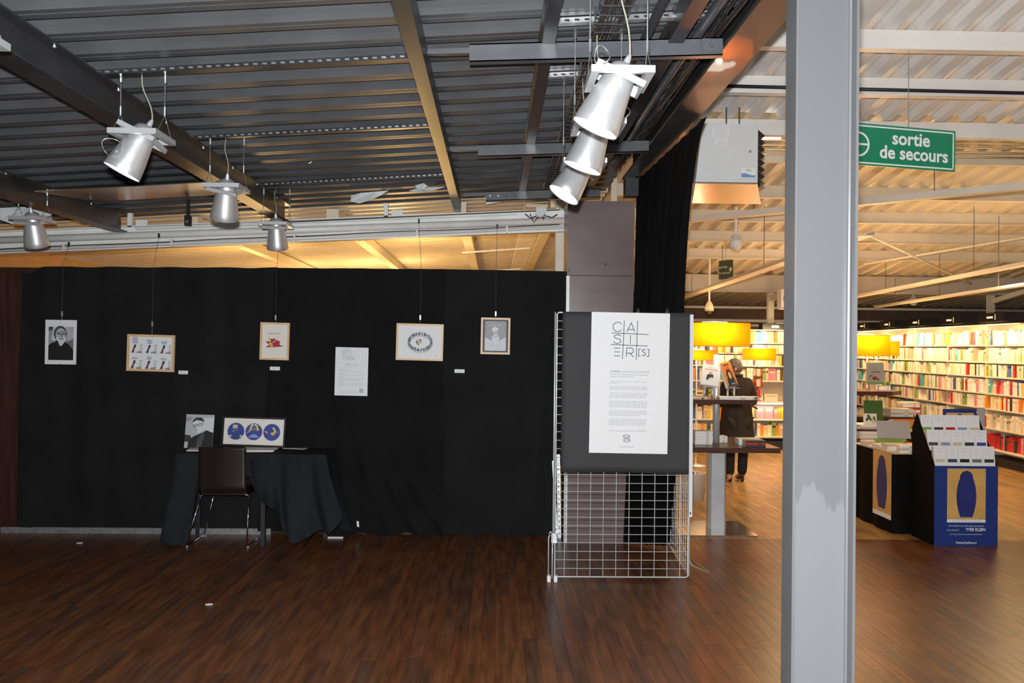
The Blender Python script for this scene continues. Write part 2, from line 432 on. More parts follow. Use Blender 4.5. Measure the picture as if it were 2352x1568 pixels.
# the unpainted deck of the lit room behind
ceil2 = sroot('ceiling', (-2, 12, 3.1))
PROF2 = [(0,.03),(.10,.03),(.125,0),(.2,0),(.225,.03)]
yy = 8.02
while yy < 16.4:
    deck_sheet(yy, 4, -8.0, 1.1, lambda X: zc(X)-.01, 'cream_deck', ceil2, PROF2, .225)
    yy += .9
# walls of the back room
structure(MB().box(-8, 1.2, 16.2, 16.3, 0, 3.3).build('wall_far', 'cream_deck'))
mat('wall_tan', (.42,.24,.10), .7, var=.1)
structure(MB().prism([(7.6,0),(16.2,0),(16.2,3.0),(7.6,3.0)], -.05, .05, Matrix.Translation((-5.6,0,0)) @ Matrix(((0,0,1,0),(1,0,0,0),(0,1,0,0),(0,0,0,1)))).build('wall_side', 'wall_tan'))
# hall shell behind and beside the camera (out of view, keeps the light in)
mat('wall_grey', (.18,.17,.16), .8)
structure(MB().box(-8.1, -8.0, -2.5, 16.2, 0, 3.4).build('wall_left', 'wall_grey'))
structure(MB().box(-8.1, 13, -2.6, -2.5, 0, 4.8).build('wall_front', 'wall_grey'))

# ================================================================== BEAMS UNDER THE DECK
def ibeam_y(name, label, xc, b, zb, h, y0, y1, matn, tf=.010, tw=.007, cat='beam', group=None, bolts=True, slope=0):
    r = thing(name, label, cat, (xc, y0, zb), group)
    MB().box(xc-b/2, xc+b/2, y0, y1, zb, zb+tf).build('flange', matn, r)
    MB().box(xc-b/2, xc+b/2, y0, y1, zb+h-tf, zb+h).build('flange', matn, r)
    MB().box(xc-tw/2, xc+tw/2, y0, y1, zb+tf, zb+h-tf).build('web', matn, r)
    if bolts:
        yb = y0+.6
        while yb < y1-.2:
            MB().lathe([(.0,-.006),(.008,-.006),(.008,0)], 8, M=Matrix.Translation((xc+b*.32, yb, zb+h-tf))).build('bolt', 'galva', r)
            yb += .62
    return r
ibeam_y('roof_beam', 'dark steel beam running beside the row of four silver spotlights', -2.00, .13, 2.80, .165, .6, 7.83, 'steel_dark', group='dark beams under the deck')
ibeam_y('roof_beam', 'dark steel beam above the white plastic scrap, near the wood-panelled wall end', -3.53, .13, 2.69, .165, 1.0, 7.83, 'steel_dark', group='dark beams under the deck')
def tube_beam(name, label, x0, x1, z0, z1, y0, y1, group):
    r = thing(name, label, 'beam', ((x0+x1)/2, y0, z0), group)
    MB().box(x0, x1, y0, y1, z0, z1).build('box_section', 'steel_dark', r)
    MB().box(x0-.012, x0, y0, y1, z1-.012, z1).build('lip', 'steel_dark', r)
    MB().box(x0, x1, y1, y1+.012, z0-.02, z1).build('end_plate', 'steel_dark', r)
    return r
tube_beam('box_beam', 'narrow dark box-section beam crossing the middle of the deck', -.405, -.335, 2.945, 3.06, .6, 7.80, 'box beams under the deck')
tube_beam('box_beam', 'narrow dark box-section beam carried on the three cross channels', .205, .265, 3.075, 3.14, .6, 7.70, 'box beams under the deck')
tube_beam('box_beam', 'narrow dark box-section beam between the wire cable tray and the big girder', .80, .87, 3.09, 3.175, .6, 7.4, 'box beams under the deck')
for (Y, x0, x1, lab) in ((3.87, -.135, 1.06, 'grey cross channel right above the brightest silver spotlight'),
                         (5.80, -.135, 1.07, 'grey cross channel behind the lower silver spotlight heads'),
                         (7.55, -.10, .95, 'grey cross channel with bolt holes above the white girder')):
    r = thing('cross_channel', lab, 'channel', ((x0+x1)/2, Y, 2.985), 'cross channels under the box beams')
    s = .045
    z = lambda X: 2.985+s*(X-x0)
    mb = MB()
    def slab(za, zb_, ya, yb, xa=x0, xb=x1, m=mb):
        m.add([(xa,ya,z(xa)+za),(xb,ya,z(xb)+za),(xb,yb,z(xb)+za),(xa,yb,z(xa)+za),(xa,ya,z(xa)+zb_),(xb,ya,z(xb)+zb_),(xb,yb,z(xb)+zb_),(xa,yb,z(xa)+zb_)],
              [(0,3,2,1),(4,5,6,7),(0,1,5,4),(1,2,6,5),(2,3,7,6),(3,0,4,7)])
    slab(0, .085, Y, Y+.006); slab(0, .006, Y, Y+.045); slab(.079, .085, Y, Y+.045)
    mb.build('channel_web', 'channel_grey', r)
    m2 = MB(); slab(.05, .085, Y+.05, Y+.054, x0-.20, x0+.22, m2); slab(.05, .054, Y+.02, Y+.05, x0-.20, x0+.22, m2); m2.build('splice_angle', 'channel_grey', r)
    MB().box(x1-.10, x1-.01, Y-.006, Y, z(x1)+.012, z(x1)+.075).build('end_plate', 'channel_grey', r)
    MB().lathe([(0,.008),(.010,.008),(.013,0)], 10, M=Matrix.Translation((x1-.055, Y-.006, z(x1)+.045)) @ Matrix.Rotation(PI/2,4,'X')).build('bolt', 'channel_grey', r)
    if Y > 7:
        for k in range(4): MB().lathe([(0,.002),(.009,.002),(.009,0)], 10, M=Matrix.Translation((x0+.04+.075*k, Y-.001, z(x0)+.045)) @ Matrix.Rotation(PI/2,4,'X')).build('bolt_hole', 'lamp_off' if k < 2 else 'black_plastic', r)
# perforated hanging tracks along the ribs
for (Y, xa, xb, lab, mm) in ((4.10, -2.0, -.40, 'thin perforated track over the lit spotlight of the long row', 'steel_dark'),
                         (5.36, -1.95, -.40, 'thin perforated track over the second silver spotlight of the row', 'steel_dark'),
                         (6.9, -1.95, -.40, 'thin perforated track over the far silver spotlight of the row', 'steel_dark'),
                         (3.75, .27, .98, 'short bright perforated track behind the brightest spotlight cables', 'galva'),
                         (4.50, .27, .90, 'short bright perforated track above the wire cable tray', 'galva')):
    r = thing('perforated_track', lab, 'track', ((xa+xb)/2, Y, zc(xa)-.03))
    mb = MB(); mb.beam((xa,Y,zc(xa)-.018), (xb,Y,zc(xb)-.018), .04, .024); mb.build('rail', mm, r)
    mh = MB(); n = int((xb-xa)/.045)
    for k in range(n):
        X = xa+.03+k*.045; mh.box(X, X+.022, Y-.0212, Y-.0200, zc(X)-.022, zc(X)-.013)
    mh.build('slot_row', 'galva' if mm != 'galva' else 'black_plastic', r)['kind'] = 'stuff'

# ================================================================== BIG GIRDER AND COLUMN
GX = 1.165
r = thing('roof_girder', 'large dark steel girder running from the grey column to the brown pillar', 'girder', (GX, 1, 3.09))
MB().box(GX-.095, GX+.09, .2, 7.02, 3.09, 3.104).build('bottom_flange', 'girder_gloss', r)
MB().box(GX-.092, GX-.01, .2, 7.00, 3.080, 3.09).build('cover_plate', 'girder_gloss', r)
MB().box(GX-.006, GX+.006, .2, 7.02, 3.104, 3.42).build('web', 'steel_dark', r)
MB().box(GX-.09, GX+.09, .2, 7.02, 3.42, 3.434).build('top_flange', 'steel_dark', r)
MB().box(GX-.085, GX+.05, 6.90, 7.02, 2.93, 3.08).build('bearing_block', 'steel_dark', r)
def web_mat():       # grey paint with a paler repainted patch on the lower part
    m = MAT['steel_grey'].copy(); m.name = 'steel_repainted'; nt = m.node_tree; bs = nt.nodes['Principled BSDF']
    tc = nt.nodes.new('ShaderNodeTexCoord'); sp = nt.nodes.new('ShaderNodeSeparateXYZ'); nt.links.new(tc.outputs['Object'], sp.inputs[0])
    mp = nt.nodes.new('ShaderNodeMapping'); mp.inputs['Scale'].default_value = (14,1,1.5); nt.links.new(tc.outputs['Object'], mp.inputs[0])
    nz = nt.nodes.new('ShaderNodeTexNoise'); nz.inputs['Scale'].default_value = 1.6; nz.inputs['Detail'].default_value = 4; nt.links.new(mp.outputs[0], nz.inputs['Vector'])
    ma = nt.nodes.new('ShaderNodeMath'); ma.operation = 'MULTIPLY_ADD'; ma.inputs[1].default_value = .34; nt.links.new(nz.outputs['Fac'], ma.inputs[0]); nt.links.new(sp.outputs['Z'], ma.inputs[2])
    lt = nt.nodes.new('ShaderNodeMapRange'); lt.inputs['From Min'].default_value = 1.31; lt.inputs['From Max'].default_value = 1.29; nt.links.new(ma.outputs[0], lt.inputs['Value'])
    mx = nt.nodes.new('ShaderNodeMix'); mx.data_type = 'RGBA'; mx.inputs[6].default_value = (.140,.142,.149,1); mx.inputs[7].default_value = (.178,.182,.190,1)
    nt.links.new(lt.outputs[0], mx.inputs[0]); nt.links.new(mx.outputs[2], bs.inputs['Base Color']); MAT['steel_repainted'] = m
web_mat()
c = thing('steel_column', 'grey painted H-section steel column standing in front of the shop', 'column', (1.169, 2.95, 0))
hx, y0, b = .113, 2.90, .104
MB().box(1.169-hx, 1.169-hx+.010, y0, y0+b, 0, 3.085).build('flange', 'steel_grey', c)
MB().box(1.169+hx-.010, 1.169+hx, y0, y0+b, 0, 3.085).build('flange', 'steel_grey', c)
MB().box(1.169-hx+.010, 1.169+hx-.010, y0+b/2-.004, y0+b/2+.004, 0, 3.085).build('web', 'steel_repainted', c)
for sx in (-1, 1):
    MB().tube([(1.169+sx*(hx-.012), y0+b/2-.006, .0), (1.169+sx*(hx-.012), y0+b/2-.006, 3.08)], .008, 8).build('fillet', 'steel_grey', c)
MB().box(1.169-.16, 1.169+.16, y0-.06, y0+b+.06, 0, .012).build('base_plate', 'steel_grey', c)

# ================================================================== WHITE GIRDER OVER THE HUNG WALL
def gz(X, t): # t 0 bottom .. 1 top
    return 2.475+(X+4.69)*.0535 + .215*t
YG = 7.86
g = thing('white_girder', 'white painted girder with pipes running above the black hung wall', 'girder', (-2, YG, 2.6))
xa, xb = -6.0, .66
def strip(m, ta, tb, ya, yb, xa=xa, xb=xb):
    m.add([(xa,ya,gz(xa,ta)),(xb,ya,gz(xb,ta)),(xb,yb,gz(xb,ta)),(xa,yb,gz(xa,ta)),(xa,ya,gz(xa,tb)),(xb,ya,gz(xb,tb)),(xb,yb,gz(xb,tb)),(xa,yb,gz(xa,tb))],
          [(0,3,2,1),(4,5,6,7),(0,1,5,4),(1,2,6,5),(2,3,7,6),(3,0,4,7)]); return m
strip(MB(), .03, .97, YG+.045, YG+.055).build('web', 'white_steel', g)
strip(MB(), 0, .05, YG, YG+.10).build('bottom_flange', 'white_steel', g)
strip(MB(), .95, 1.0, YG, YG+.10).build('top_flange', 'white_steel', g)
MB().box(.655, .665, YG, YG+.1, gz(.66,0), gz(.66,1)).build('end_plate', 'white_steel', g)
MB().tube([(xa, YG+.0, gz(xa,.62)), (.655, YG+.0, gz(.655,.46))], .034, 12).build('pipe', 'white_pipe', g, True)
MB().tube([(xa, YG-.02, gz(xa,.09)), (.655, YG-.02, gz(.655,.16))], .014, 8).build('small_pipe', 'white_pipe', g, True)
cpts = [(xa+(6.6*k/30), YG-.025, gz(xa+6.6*k/30, .17+.10*(k/30)+.015*math.sin(k*.9))) for k in range(31)]
MB().tube(cpts, .0045, 5).build('cable', 'black_plastic', g, True)
MB().tube([(-2.0, YG-.03, gz(-2,.86)), (.6, YG-.03, gz(.6,.93))], .006, 5).build('cable', 'conduit', g, True)
strip(MB(), .80, .90, YG-.02, YG+.0, -3.4, .2).build('trunking', 'white_pipe', g)
for X in (-4.05, -3.05, -1.9, -.75, .1):
    MB().box(X-.008, X+.008, YG-.045, YG+.045, gz(X,.02), gz(X,.30)).build('pipe_clip', 'white_pipe', g)
for X in (-3.46, -1.05):
    MB().box(X-.02, X+.02, YG+.0, YG+.04, gz(X,.95), gz(X,1.0)+.12).box(X+.05, X+.16, YG+.02, YG+.03, gz(X,1.0), gz(X,1.0)+.06).build('bracket', 'white_steel', g)
# the cream steel post at the girder's end, behind the pillar
structure(MB().box(.575, .68, 7.97, 8.10, 0, 3.15).build('trim_1', 'cream_steel'))
for ji, (a, b_) in enumerate((((-3.0,8.2),(-3.0,16.1)), ((-1.62,8.2),(-1.62,16.1)), ((-.36,8.2),(-.36,16.1)), ((.60,8.2),(.60,16.1)))):
    o = MB().box(a[0]-.06, a[0]+.06, a[1], b_[1], zc(a[0])-.13, zc(a[0])-.02).build('joist', 'cream_steel')
    tag(o, 'cream joist of the lit back room, '+('next to the tan side wall','second from the tan side wall','holding the ends of two white rods','along the wire tray')[ji], 'joist', 'cream joists of the lit back room')
for Y, xa_, xb_ in ((11.0, -.45, .45), (13.9, -.40, .42)):
    tag(MB().beam((xa_, Y, zc(xa_)-.20), (xb_, Y, zc(xb_)-.19), .02, .02).build('batten_rod', 'white_pipe'), 'thin white rod under the lit back room ceiling, '+('longer one' if Y < 12 else 'shorter one near the pale far beam'), 'rod', 'white rods of the lit back room')
t = thing('wire_tray', 'wire tray full of cables under the lit back room ceiling', 'cable tray', (.42, 12, zc(.4)-.12))
MB().box(.30, .52, 8.4, 15.5, zc(.4)-.08, zc(.4)-.05).build('cable_bed', 'back_cream', t)
mb = MB()
for k in range(36): mb.tube([(.29, 8.5+k*.2, zc(.4)-.03), (.29, 8.5+k*.2, zc(.4)-.10), (.53, 8.5+k*.2, zc(.4)-.10), (.53, 8.5+k*.2, zc(.4)-.03)], .006, 4)
mb.build('wire_rungs', 'cream_steel', t)['kind'] = 'stuff'
tag(MB().box(-.2, .72, 15.2, 15.4, 2.35, 2.62).build('beam_end', 'cream_steel'), 'pale beam at the far end of the lit back room, beside the pillar', 'beam')
# flat smooth panel set into the deck between the two dark beams
mat('panel_bronze', (.62,.55,.46), .22, .95, var=.12, scale=1.5)
px0, px1 = -3.46, -2.07
structure(MB().add([(px0,6.25,zc(px0)-.115),(px1,6.25,zc(px1)-.115),(px1,7.25,zc(px1)-.012),(px0,7.25,zc(px0)-.012),(px0,6.25,zc(px0)-.107),(px1,6.25,zc(px1)-.107),(px1,7.25,zc(px1)-.004),(px0,7.25,zc(px0)-.004)],
   [(0,3,2,1),(4,5,6,7),(0,1,5,4),(1,2,6,5),(2,3,7,6),(3,0,4,7)]).build('trim_2', 'panel_bronze'))

# ================================================================== BROWN PILLAR
p = sroot('trim_3', (.89, 7.15, 0))
MB().box(.605, 1.172, 7.0, 7.36, 0, 2.262).build('cladding_panel', 'clad', p)
MB().box(.605, 1.172, 7.0, 7.36, 2.266, 2.90).build('cladding_panel', 'clad', p)
MB().box(.598, .625, 6.985, 7.0, .0, 2.26).build('corner_strip', 'white_pipe', p)
for zz in (2.305, 2.85): MB().lathe([(0,.004),(.010,.004),(.010,0)], 10, M=facing(.618, 7.0, zz)).build('screw', 'black_plastic', p)
MB().lathe([(0,.002),(.013,.002),(.013,0)], 12, M=facing(.93, 7.0, 2.36)).build('screw_hole', 'black_plastic', p)

# ================================================================== SHOP ROOF
def zr(Y): return 4.65-.14*Y
roof = sroot('ceiling', (6, 8, 3.5))
PR = [(0,.0),(.075,.0),(.10,.05),(.155,.05),(.17,.045),(.185,.05),(.205,.05),(.23,.0)]
def roof_sheet(x0, n, y0, y1, dz, matn):
    pts = []; mb = MB(); vv = []
    for k in range(n):
        for (dx, dzz) in (PR if k == n-1 else PR[:-1]): pts.append((x0+k*.23+dx, dzz+dz))
    for (X, d) in pts: vv += [(X, y0, zr(y0)+d), (X, y1, zr(y1)+d)]
    fs = [(2*i, 2*i+1, 2*i+3, 2*i+2) for i in range(len(pts)-1)]
    o = mb.add(vv, fs).build('roof_sheet', matn, roof)
    md = o.modifiers.new('sheet', 'SOLIDIFY'); md.thickness = .002; md.offset = 1
x = 1.28
while x < 12.6:
    roof_sheet(x, 4, 1.0, 7.10, .0, 'roof_flash_pale'); roof_sheet(x, 4, 7.10, 13.3, .10, 'cream_deck')  # near sheets carry the flash-brightened colour, far ones the plain cream
    x += .92
PUR = [4.9, 5.62, 6.32, 7.12, 8.02, 9.10, 10.0, 10.9, 11.8]
for i, Y in enumerate(PUR):
    z1 = zr(Y)-.003 + (.10 if Y > 7.2 else 0)
    nth = ('ninth','eighth','seventh','sixth','fifth','fourth','third','second','first')[i]
    r = thing('purlin', nth+' white roof purlin counted from the deep cream girder', 'purlin', (6.5, Y, z1-.14), 'white purlins under the shop roof')
    MB().box(1.30, 12.6, Y-.004, Y+.004, z1-.135, z1).build('web', 'roof_flash_pale' if Y < 7.5 else 'cream_steel', r)  # near purlins share the colour lightened for the flash
    MB().box(1.30, 12.6, Y-.03, Y+.05, z1-.14, z1-.133).build('lip', 'roof_flash_pale' if Y < 7.5 else 'cream_steel', r)
z1 = zr(6.32)-.09
tag(MB().tube([(1.35,6.30,z1),(4,6.29,z1-.02),(8,6.28,z1-.02),(12,6.28,z1-.02)], .014, 6).build('black_cable', 'black_plastic', smooth=True), 'thick black cable strapped under a white purlin of the shop roof', 'cable')
z1 = zr(7.12)-.165
MBp = MB()
for k in range(4): MBp.tube([(1.4, 7.3+k*.12, z1+.03-k*.012), (12, 7.3+k*.12, z1+.03-k*.012)], .009, 5)
tag(MBp.build('sprinkler_pipes', 'heater_metal'), 'row of thin copper-coloured pipes beneath the step in the shop roof', 'pipes')
gg = thing('shop_girder', 'deep cream girder spanning the shop in front of the dark far wall', 'girder', (6.5, 14.05, 2.64))
MB().box(1.3, 12.6, 14.05, 14.07, 2.65, 2.93).build('web', 'cream_steel', gg)
MB().box(1.3, 12.6, 13.97, 14.15, 2.635, 2.65).build('bottom_flange', 'cream_steel', gg)
for X, lab in ((4.71, 'cream post holding the shop girder behind the orange lamp'), (8.53, 'cream post holding the shop girder behind the wall bookcases')):
    r = thing('shop_post', lab, 'post', (X, 14.06, 0))
    MB().box(X-.05, X+.05, 14.02, 14.03, 0, 2.63).box(X-.05, X+.05, 14.10, 14.11, 0, 2.63).build('flange', 'cream_steel', r)
    MB().box(X-.004, X+.004, 14.03, 14.10, 0, 2.63).build('web', 'cream_steel', r)
    MB().beam((X, 13.98, 2.52), (X+.30, 12.9, 2.76), .10, .08).build('brace', 'cream_steel', r)
roof2 = sroot('ceiling', (6, 16, 2.9))
x = 1.28
while x < 12.6:
    pts = []; vv = []
    for k in range(4):
        for (dx, dzz) in (PR if k == 3 else PR[:-1]): pts.append((x+k*.23+dx, dzz))
    for (X, d) in pts: vv += [(X, 13.3, 2.99+d), (X, 18.4, 2.64+d)]
    MB().add(vv, [(2*i, 2*i+1, 2*i+3, 2*i+2) for i in range(len(pts)-1)]).build('roof_sheet', 'cream_deck', roof2); x += .92
structure(MB().box(1.2, 13, 18.3, 18.4, 0, 2.72).build('wall_far', 'dark_wall'))
structure(MB().box(12.7, 12.8, -2.5, 18.4, 0, 5.0).build('wall_right', 'back_cream'))
structure(MB().box(1.14, 1.2, 8.2, 18.3, 0, 3.35).build('wall_middle', 'back_cream'))
for z, rr, lab in ((2.52, .028, 'upper white pipe along the dark far wall'), (2.27, .035, 'middle white pipe along the dark far wall'), (2.17, .03, 'lower white pipe along the dark far wall')):
    Yp = 17.0 if z > 2.4 else 17.6
    tag(MB().tube([(1.3, Yp, z), (12.6, Yp, z)], rr, 8).build('white_pipe', 'white_pipe', smooth=True), lab, 'pipe')
# cable channels and braces hung under the shop roof
def channel(a, b, w, h, lab, holes=False, matn='cream_steel'):
    r = thing('cable_channel', lab, 'cable channel', tuple(a))
    a = Vector(a); b = Vector(b); MB().beam(a, b, w, .006).build('bed', matn, r)
    d = (b-a).normalized(); s = d.cross(Vector((0,0,1))).normalized()
    for k in (-1, 1): MB().beam(a+s*(k*w/2)+Vector((0,0,h/2)), b+s*(k*w/2)+Vector((0,0,h/2)), .004, h).build('side', matn, r)
    if holes:
        mb = MB(); n = int((b-a).length/.06)
        for k in range(n):
            for q in (.3, .7):
                c0 = a+d*(.03+k*.06)-s*(w/2+.003)+Vector((0,0,h*q)); mb.beam(c0, c0+d*.03, .001, .008)
        mb.build('slot_row', 'louver', r)['kind'] = 'stuff'
    n = max(2, int((b-a).length/1.6))
    for k in range(n):
        c0 = a+(b-a)*((k+.5)/n); MB().tube([c0+Vector((0,0,h*.5)), Vector((c0.x, c0.y, (zr(c0.y)+.02 if c0.y < 13.2 else 2.9)))], .004, 4).build('hanger', 'louver', r)
channel(P(1560,512,9.2), P(2400,430,7.0), .10, .06, 'perforated white cable channel crossing under the ribbed shop roof', True)
channel(P(1560,688,14.0), P(1990,540,6.9), .14, .035, 'glossy cream channel receding past the small dark sign towards the far girder', matn='cream_steel')
channel(P(1960,684,13.0), P(2380,604,8.3), .12, .03, 'cream channel receding above the black shelf lights')
channel(P(2014,706,14.0), P(2380,652,9.0), .10, .03, 'lower cream channel with an open white end in front of the dark wall')
def PRF(px, py, dz):                   # point of the photograph at dz under the shop roof
    v = ray(px, py); t = (3.0+dz)/(v.z+.14*v.y)
    return Vector((v.x*t, v.y*t, EYE+v.z*t))
for k, (a, b_) in enumerate(((PRF(1985,535,-.22), PRF(2230,650,-.24)), (PRF(1985,606,-.22), PRF(2352,545,-.2)))):
    tag(MB().tube([a, b_], .018, 6).build('cross_brace', 'cream_steel', smooth=True), ('thin cream brace falling towards the right cream post', 'thin cream brace rising under the shop roof')[k], 'brace')

# ================================================================== SPOTLIGHTS
def spot(label, X, Y, Z, lean, away, on=True, loop=None, ztop=None, off2=(.05,.05)):
    r = thing('spotlight', label, 'spotlight', (X, Y, Z-.2), 'silver spotlights hung from the deck')
    h, d, bh, bt = .117, .125, .026, .018
    F = lambda x0, x1, y0, y1, z0=-bh/2, z1=bh/2: MB().box(X+x0, X+x1, Y+y0, Y+y1, Z+z0, Z+z1).build('frame_bar', 'alu_frame', r)
    F(-h, h, -d, -d+bt); F(-h, h, d-bt, d); F(-h, -h+bt*1.6, -d+bt, d-bt); F(h-bt*1.6, h, -d+bt, d-bt)
    M = Matrix.Translation((X, Y, Z)) @ Matrix.Rotation(lean, 4, 'Y') @ Matrix.Rotation(away, 4, 'X')
    mb = MB()
    for s in (-1, 1):
        mb.box(-.098, .098, s*.088-.006, s*.088+.006, -.012, .012, M=M); mb.box(s*.092-.006, s*.092+.006, -.088, .088, -.012, .012, M=M)
    mb.build('tilt_frame', 'alu_frame', r)
    prof = [(.0001,.066),(.030,.061),(.048,.048),(.057,.028),(.061,.0),(.067,-.04),(.074,-.08),(.081,-.122),(.087,-.165),(.0915,-.203),(.0905,-.205),(.0885,-.200),(.085,-.16)]
    hs = MB().lathe(prof, 36, M=M).build('housing', 'alu', r, True)
    MB().lathe([(.0001,-.2015),(.045,-.2010),(.0885,-.2015)] if on else [(.0001,-.13),(.05,-.14),(.085,-.17)], 28, M=M).build('lens', 'lamp_glow' if on else 'lamp_off', r, True)
    MB().lathe([(.016,.056),(.012,.085),(.006,.10)], 12, M=M).build('cable_gland', 'alu_frame', hs, True)
    zt_ = ztop or zc(X)-.012
    for s in (-1, 1):
        cx = X+s*(h-.008); top = Z+.11
        MB().tube([(cx, Y, top), (cx, Y, zt_)], .0028, 5).build('suspension_cable', 'galva', r)
        MB().tube([(cx, Y, zt_-.05), (cx, Y, zt_)], .007, 8).build('ceiling_grip', 'galva', r)
        MB().tube([(cx, Y, top-.005), (cx, Y, top+.04)], .0055, 8).build('ferrule', 'galva', r)
        MB().tube([(cx, Y-.085, Z+.01), (cx, Y, top), (cx, Y+.085, Z+.01)], .0018, 4).build('cable_yoke', 'galva', r)
    a = M @ Vector((0,0,.10))
    pts = [a]
    for k in range(1, 9):
        t = k/8; pts.append(Vector((a.x+(X-.012-a.x)*t+.008*math.sin(t*7), a.y+(Y-a.y)*t, a.z+(zt_-a.z)*t)))
    MB().tube(pts, .0038, 6).build('power_cord', 'cord', r, True)
    if loop:
        lx, lz, lr, el = loop
        MB().tube([(X+lx+lr*math.cos(q*PI/10)*el, Y-d*.8+.02*math.sin(q*PI/5), Z+lz+lr*math.sin(q*PI/10)) for q in range(20)], .0028, 5, closed=True).build('safety_loop', 'galva', r, True)
    return r
R = math.radians
spot('lit silver spotlight of the long row, with a wire loop beside its rim frame', -1.765, 4.14, 2.675, R(26), R(-7), True, (-.105,-.075,.04,1.1))
spot('unlit silver spotlight of the long row, second from the black wall', -1.755, 5.40, 2.660, R(12), R(24), False)
spot('small unlit silver spotlight nearest the black hung wall, over the red drawing', -1.86, 7.02, 2.66, R(2), R(22), False, ztop=2.965)
spot('unlit silver spotlight in front of the white plastic scrap', -3.58, 6.45, 2.59, R(3), R(24), False, ztop=2.83)
spot('silver spotlight of the long row with only its frame corner showing', -1.86, 2.86, 2.70, R(10), R(10), False)
spot('brightest lit silver spotlight, hung in front of the nearest grey cross channel', .457, 3.12, 2.67, R(25), R(4), True, (-.075,.055,.035,.8))
spot('lit silver spotlight in the middle of the group of three under the cable tray', .470, 3.86, 2.685, R(20), R(3), True, (.10,.05,.035,1.0))
spot('lit silver spotlight tilted furthest, last of the group of three before the pillar', .475, 4.55, 2.66, R(32), R(-6), True)

# ================================================================== TRAY, CONDUITS, SMALL CEILING FITTINGS
t = thing('wire_tray', 'dark wire basket tray full of cables above the group of three spotlights', 'cable tray', (.50, 5.5, 3.10))
TX0, TX1, TZ = .435, .575, 3.108
mb = MB()
yk = 2.6
while yk < 7.6:
    mb.tube([(TX0,yk,TZ+.04),(TX0,yk,TZ+.008),(TX0+.008,yk,TZ),(TX1-.008,yk,TZ),(TX1,yk,TZ+.008),(TX1,yk,TZ+.04)], .0025, 4); yk += .10
mb.build('wire_rungs', 'conduit', t)['kind'] = 'stuff'
for X, Z in ((TX0,TZ+.04),(TX0,TZ+.02),(TX1,TZ+.02),(TX1,TZ+.04),(TX0+.045,TZ),(TX1-.045,TZ)):
    MB().tube([(X,2.6,Z),(X,7.65,Z)], .0025, 4).build('long_wire', 'conduit', t)
for k in range(9):
    X = TX0+.012+.0145*k; MB().tube([(X+.004*math.sin(k+q), 2.6+q*.5, TZ+.008+.004*(k%3)+.003*math.sin(q*2+k)) for q in range(11)], .0055, 5).build('cable', random.choice(['steel_dark','conduit','rusty_bundle']), t, True)
t = thing('conduit', 'grey corrugated conduit tied beside the big girder', 'conduit', (.92, 4, 3.2))
MB().tube([(1.00,2.2,3.155),(1.00,2.9,3.16),(.97,3.35,3.16),(.955,3.8,3.155),(.94,4.6,3.15),(.93,5.3,3.135),(.925,5.9,3.13)], .026, 10).build('hose', 'conduit', t, True)
for yk in (3.1, 4.3, 5.0): MB().tube([(1.0-.012*(yk-2.5)*2+.032*math.cos(q*PI/6), yk, 3.158-.006*(yk-3)+.032*math.sin(q*PI/6)) for q in range(12)], .003, 4, closed=True).build('cable_tie', 'steel_dark', t)
t = thing('cable_bundle', 'loose bundle of thin brown cables along the web of the big girder', 'cables', (1.03, 4, 3.1))
for k in range(14):
    ph = rnd(0,6); ox, oz = rnd(-.025,.025), rnd(-.02,.02)
    MB().tube([(1.065+ox*(1.3+math.sin(q*.9+ph)*.6)-.005*q, 2.3+q*.42, 3.155+oz+.016*math.sin(q*1.1+ph)) for q in range(12)], .0038, 4).build('cable', random.choice(['rusty_bundle','steel_dark','rusty_bundle']), t, True)
tag(MB().tube([(.70,2.0,3.13),(.70,7.4,3.12)], .022, 10).build('dark_pipe', 'steel_dark', smooth=True), 'straight dark pipe between the cable tray and the box beam', 'pipe')
# junction box and camera-like track head
j = thing('junction_box', 'grey junction box with black cables at the end of the white girder', 'junction box', (.40, 7.80, 2.95))
c0 = P(1243, 488, 7.72); MB().cbox(c0, (.10,.05,.09)).build('box_body', 'heater_white', j)
for k, (dx, dz) in enumerate(((-.10,-.06),(-.07,-.10),(.02,-.07),(.10,-.05))):
    MB().tube([(c0.x+dx*.3,c0.y-.02,c0.z-.03),(c0.x+dx,c0.y-.03,c0.z+dz),(c0.x+dx*1.5,c0.y-.03,c0.z-.02)], .005, 5).build('cable', 'black_plastic', j, True)
c0 = P(432, 500, 7.5)
t = thing('track_head', 'small black track-mounted projector above the white girder', 'projector', (c0.x, c0.y, c0.z-.05))
MB().box(c0.x-.012, c0.x+.012, c0.y-.012, c0.y+.012, c0.z+.0, zc(c0.x)).build('stem', 'black_plastic', t)
MB().rbox(c0.x-.026, c0.x+.026, c0.y-.03, c0.y+.03, c0.z-.07, c0.z+.02, .008).build('head', 'black_plastic', t)
MB().lathe([(.0001,.004),(.014,.004),(.016,0)], 14, M=facing(c0.x, c0.y-.03, c0.z-.04)).build('lens', 'lamp_off', t)
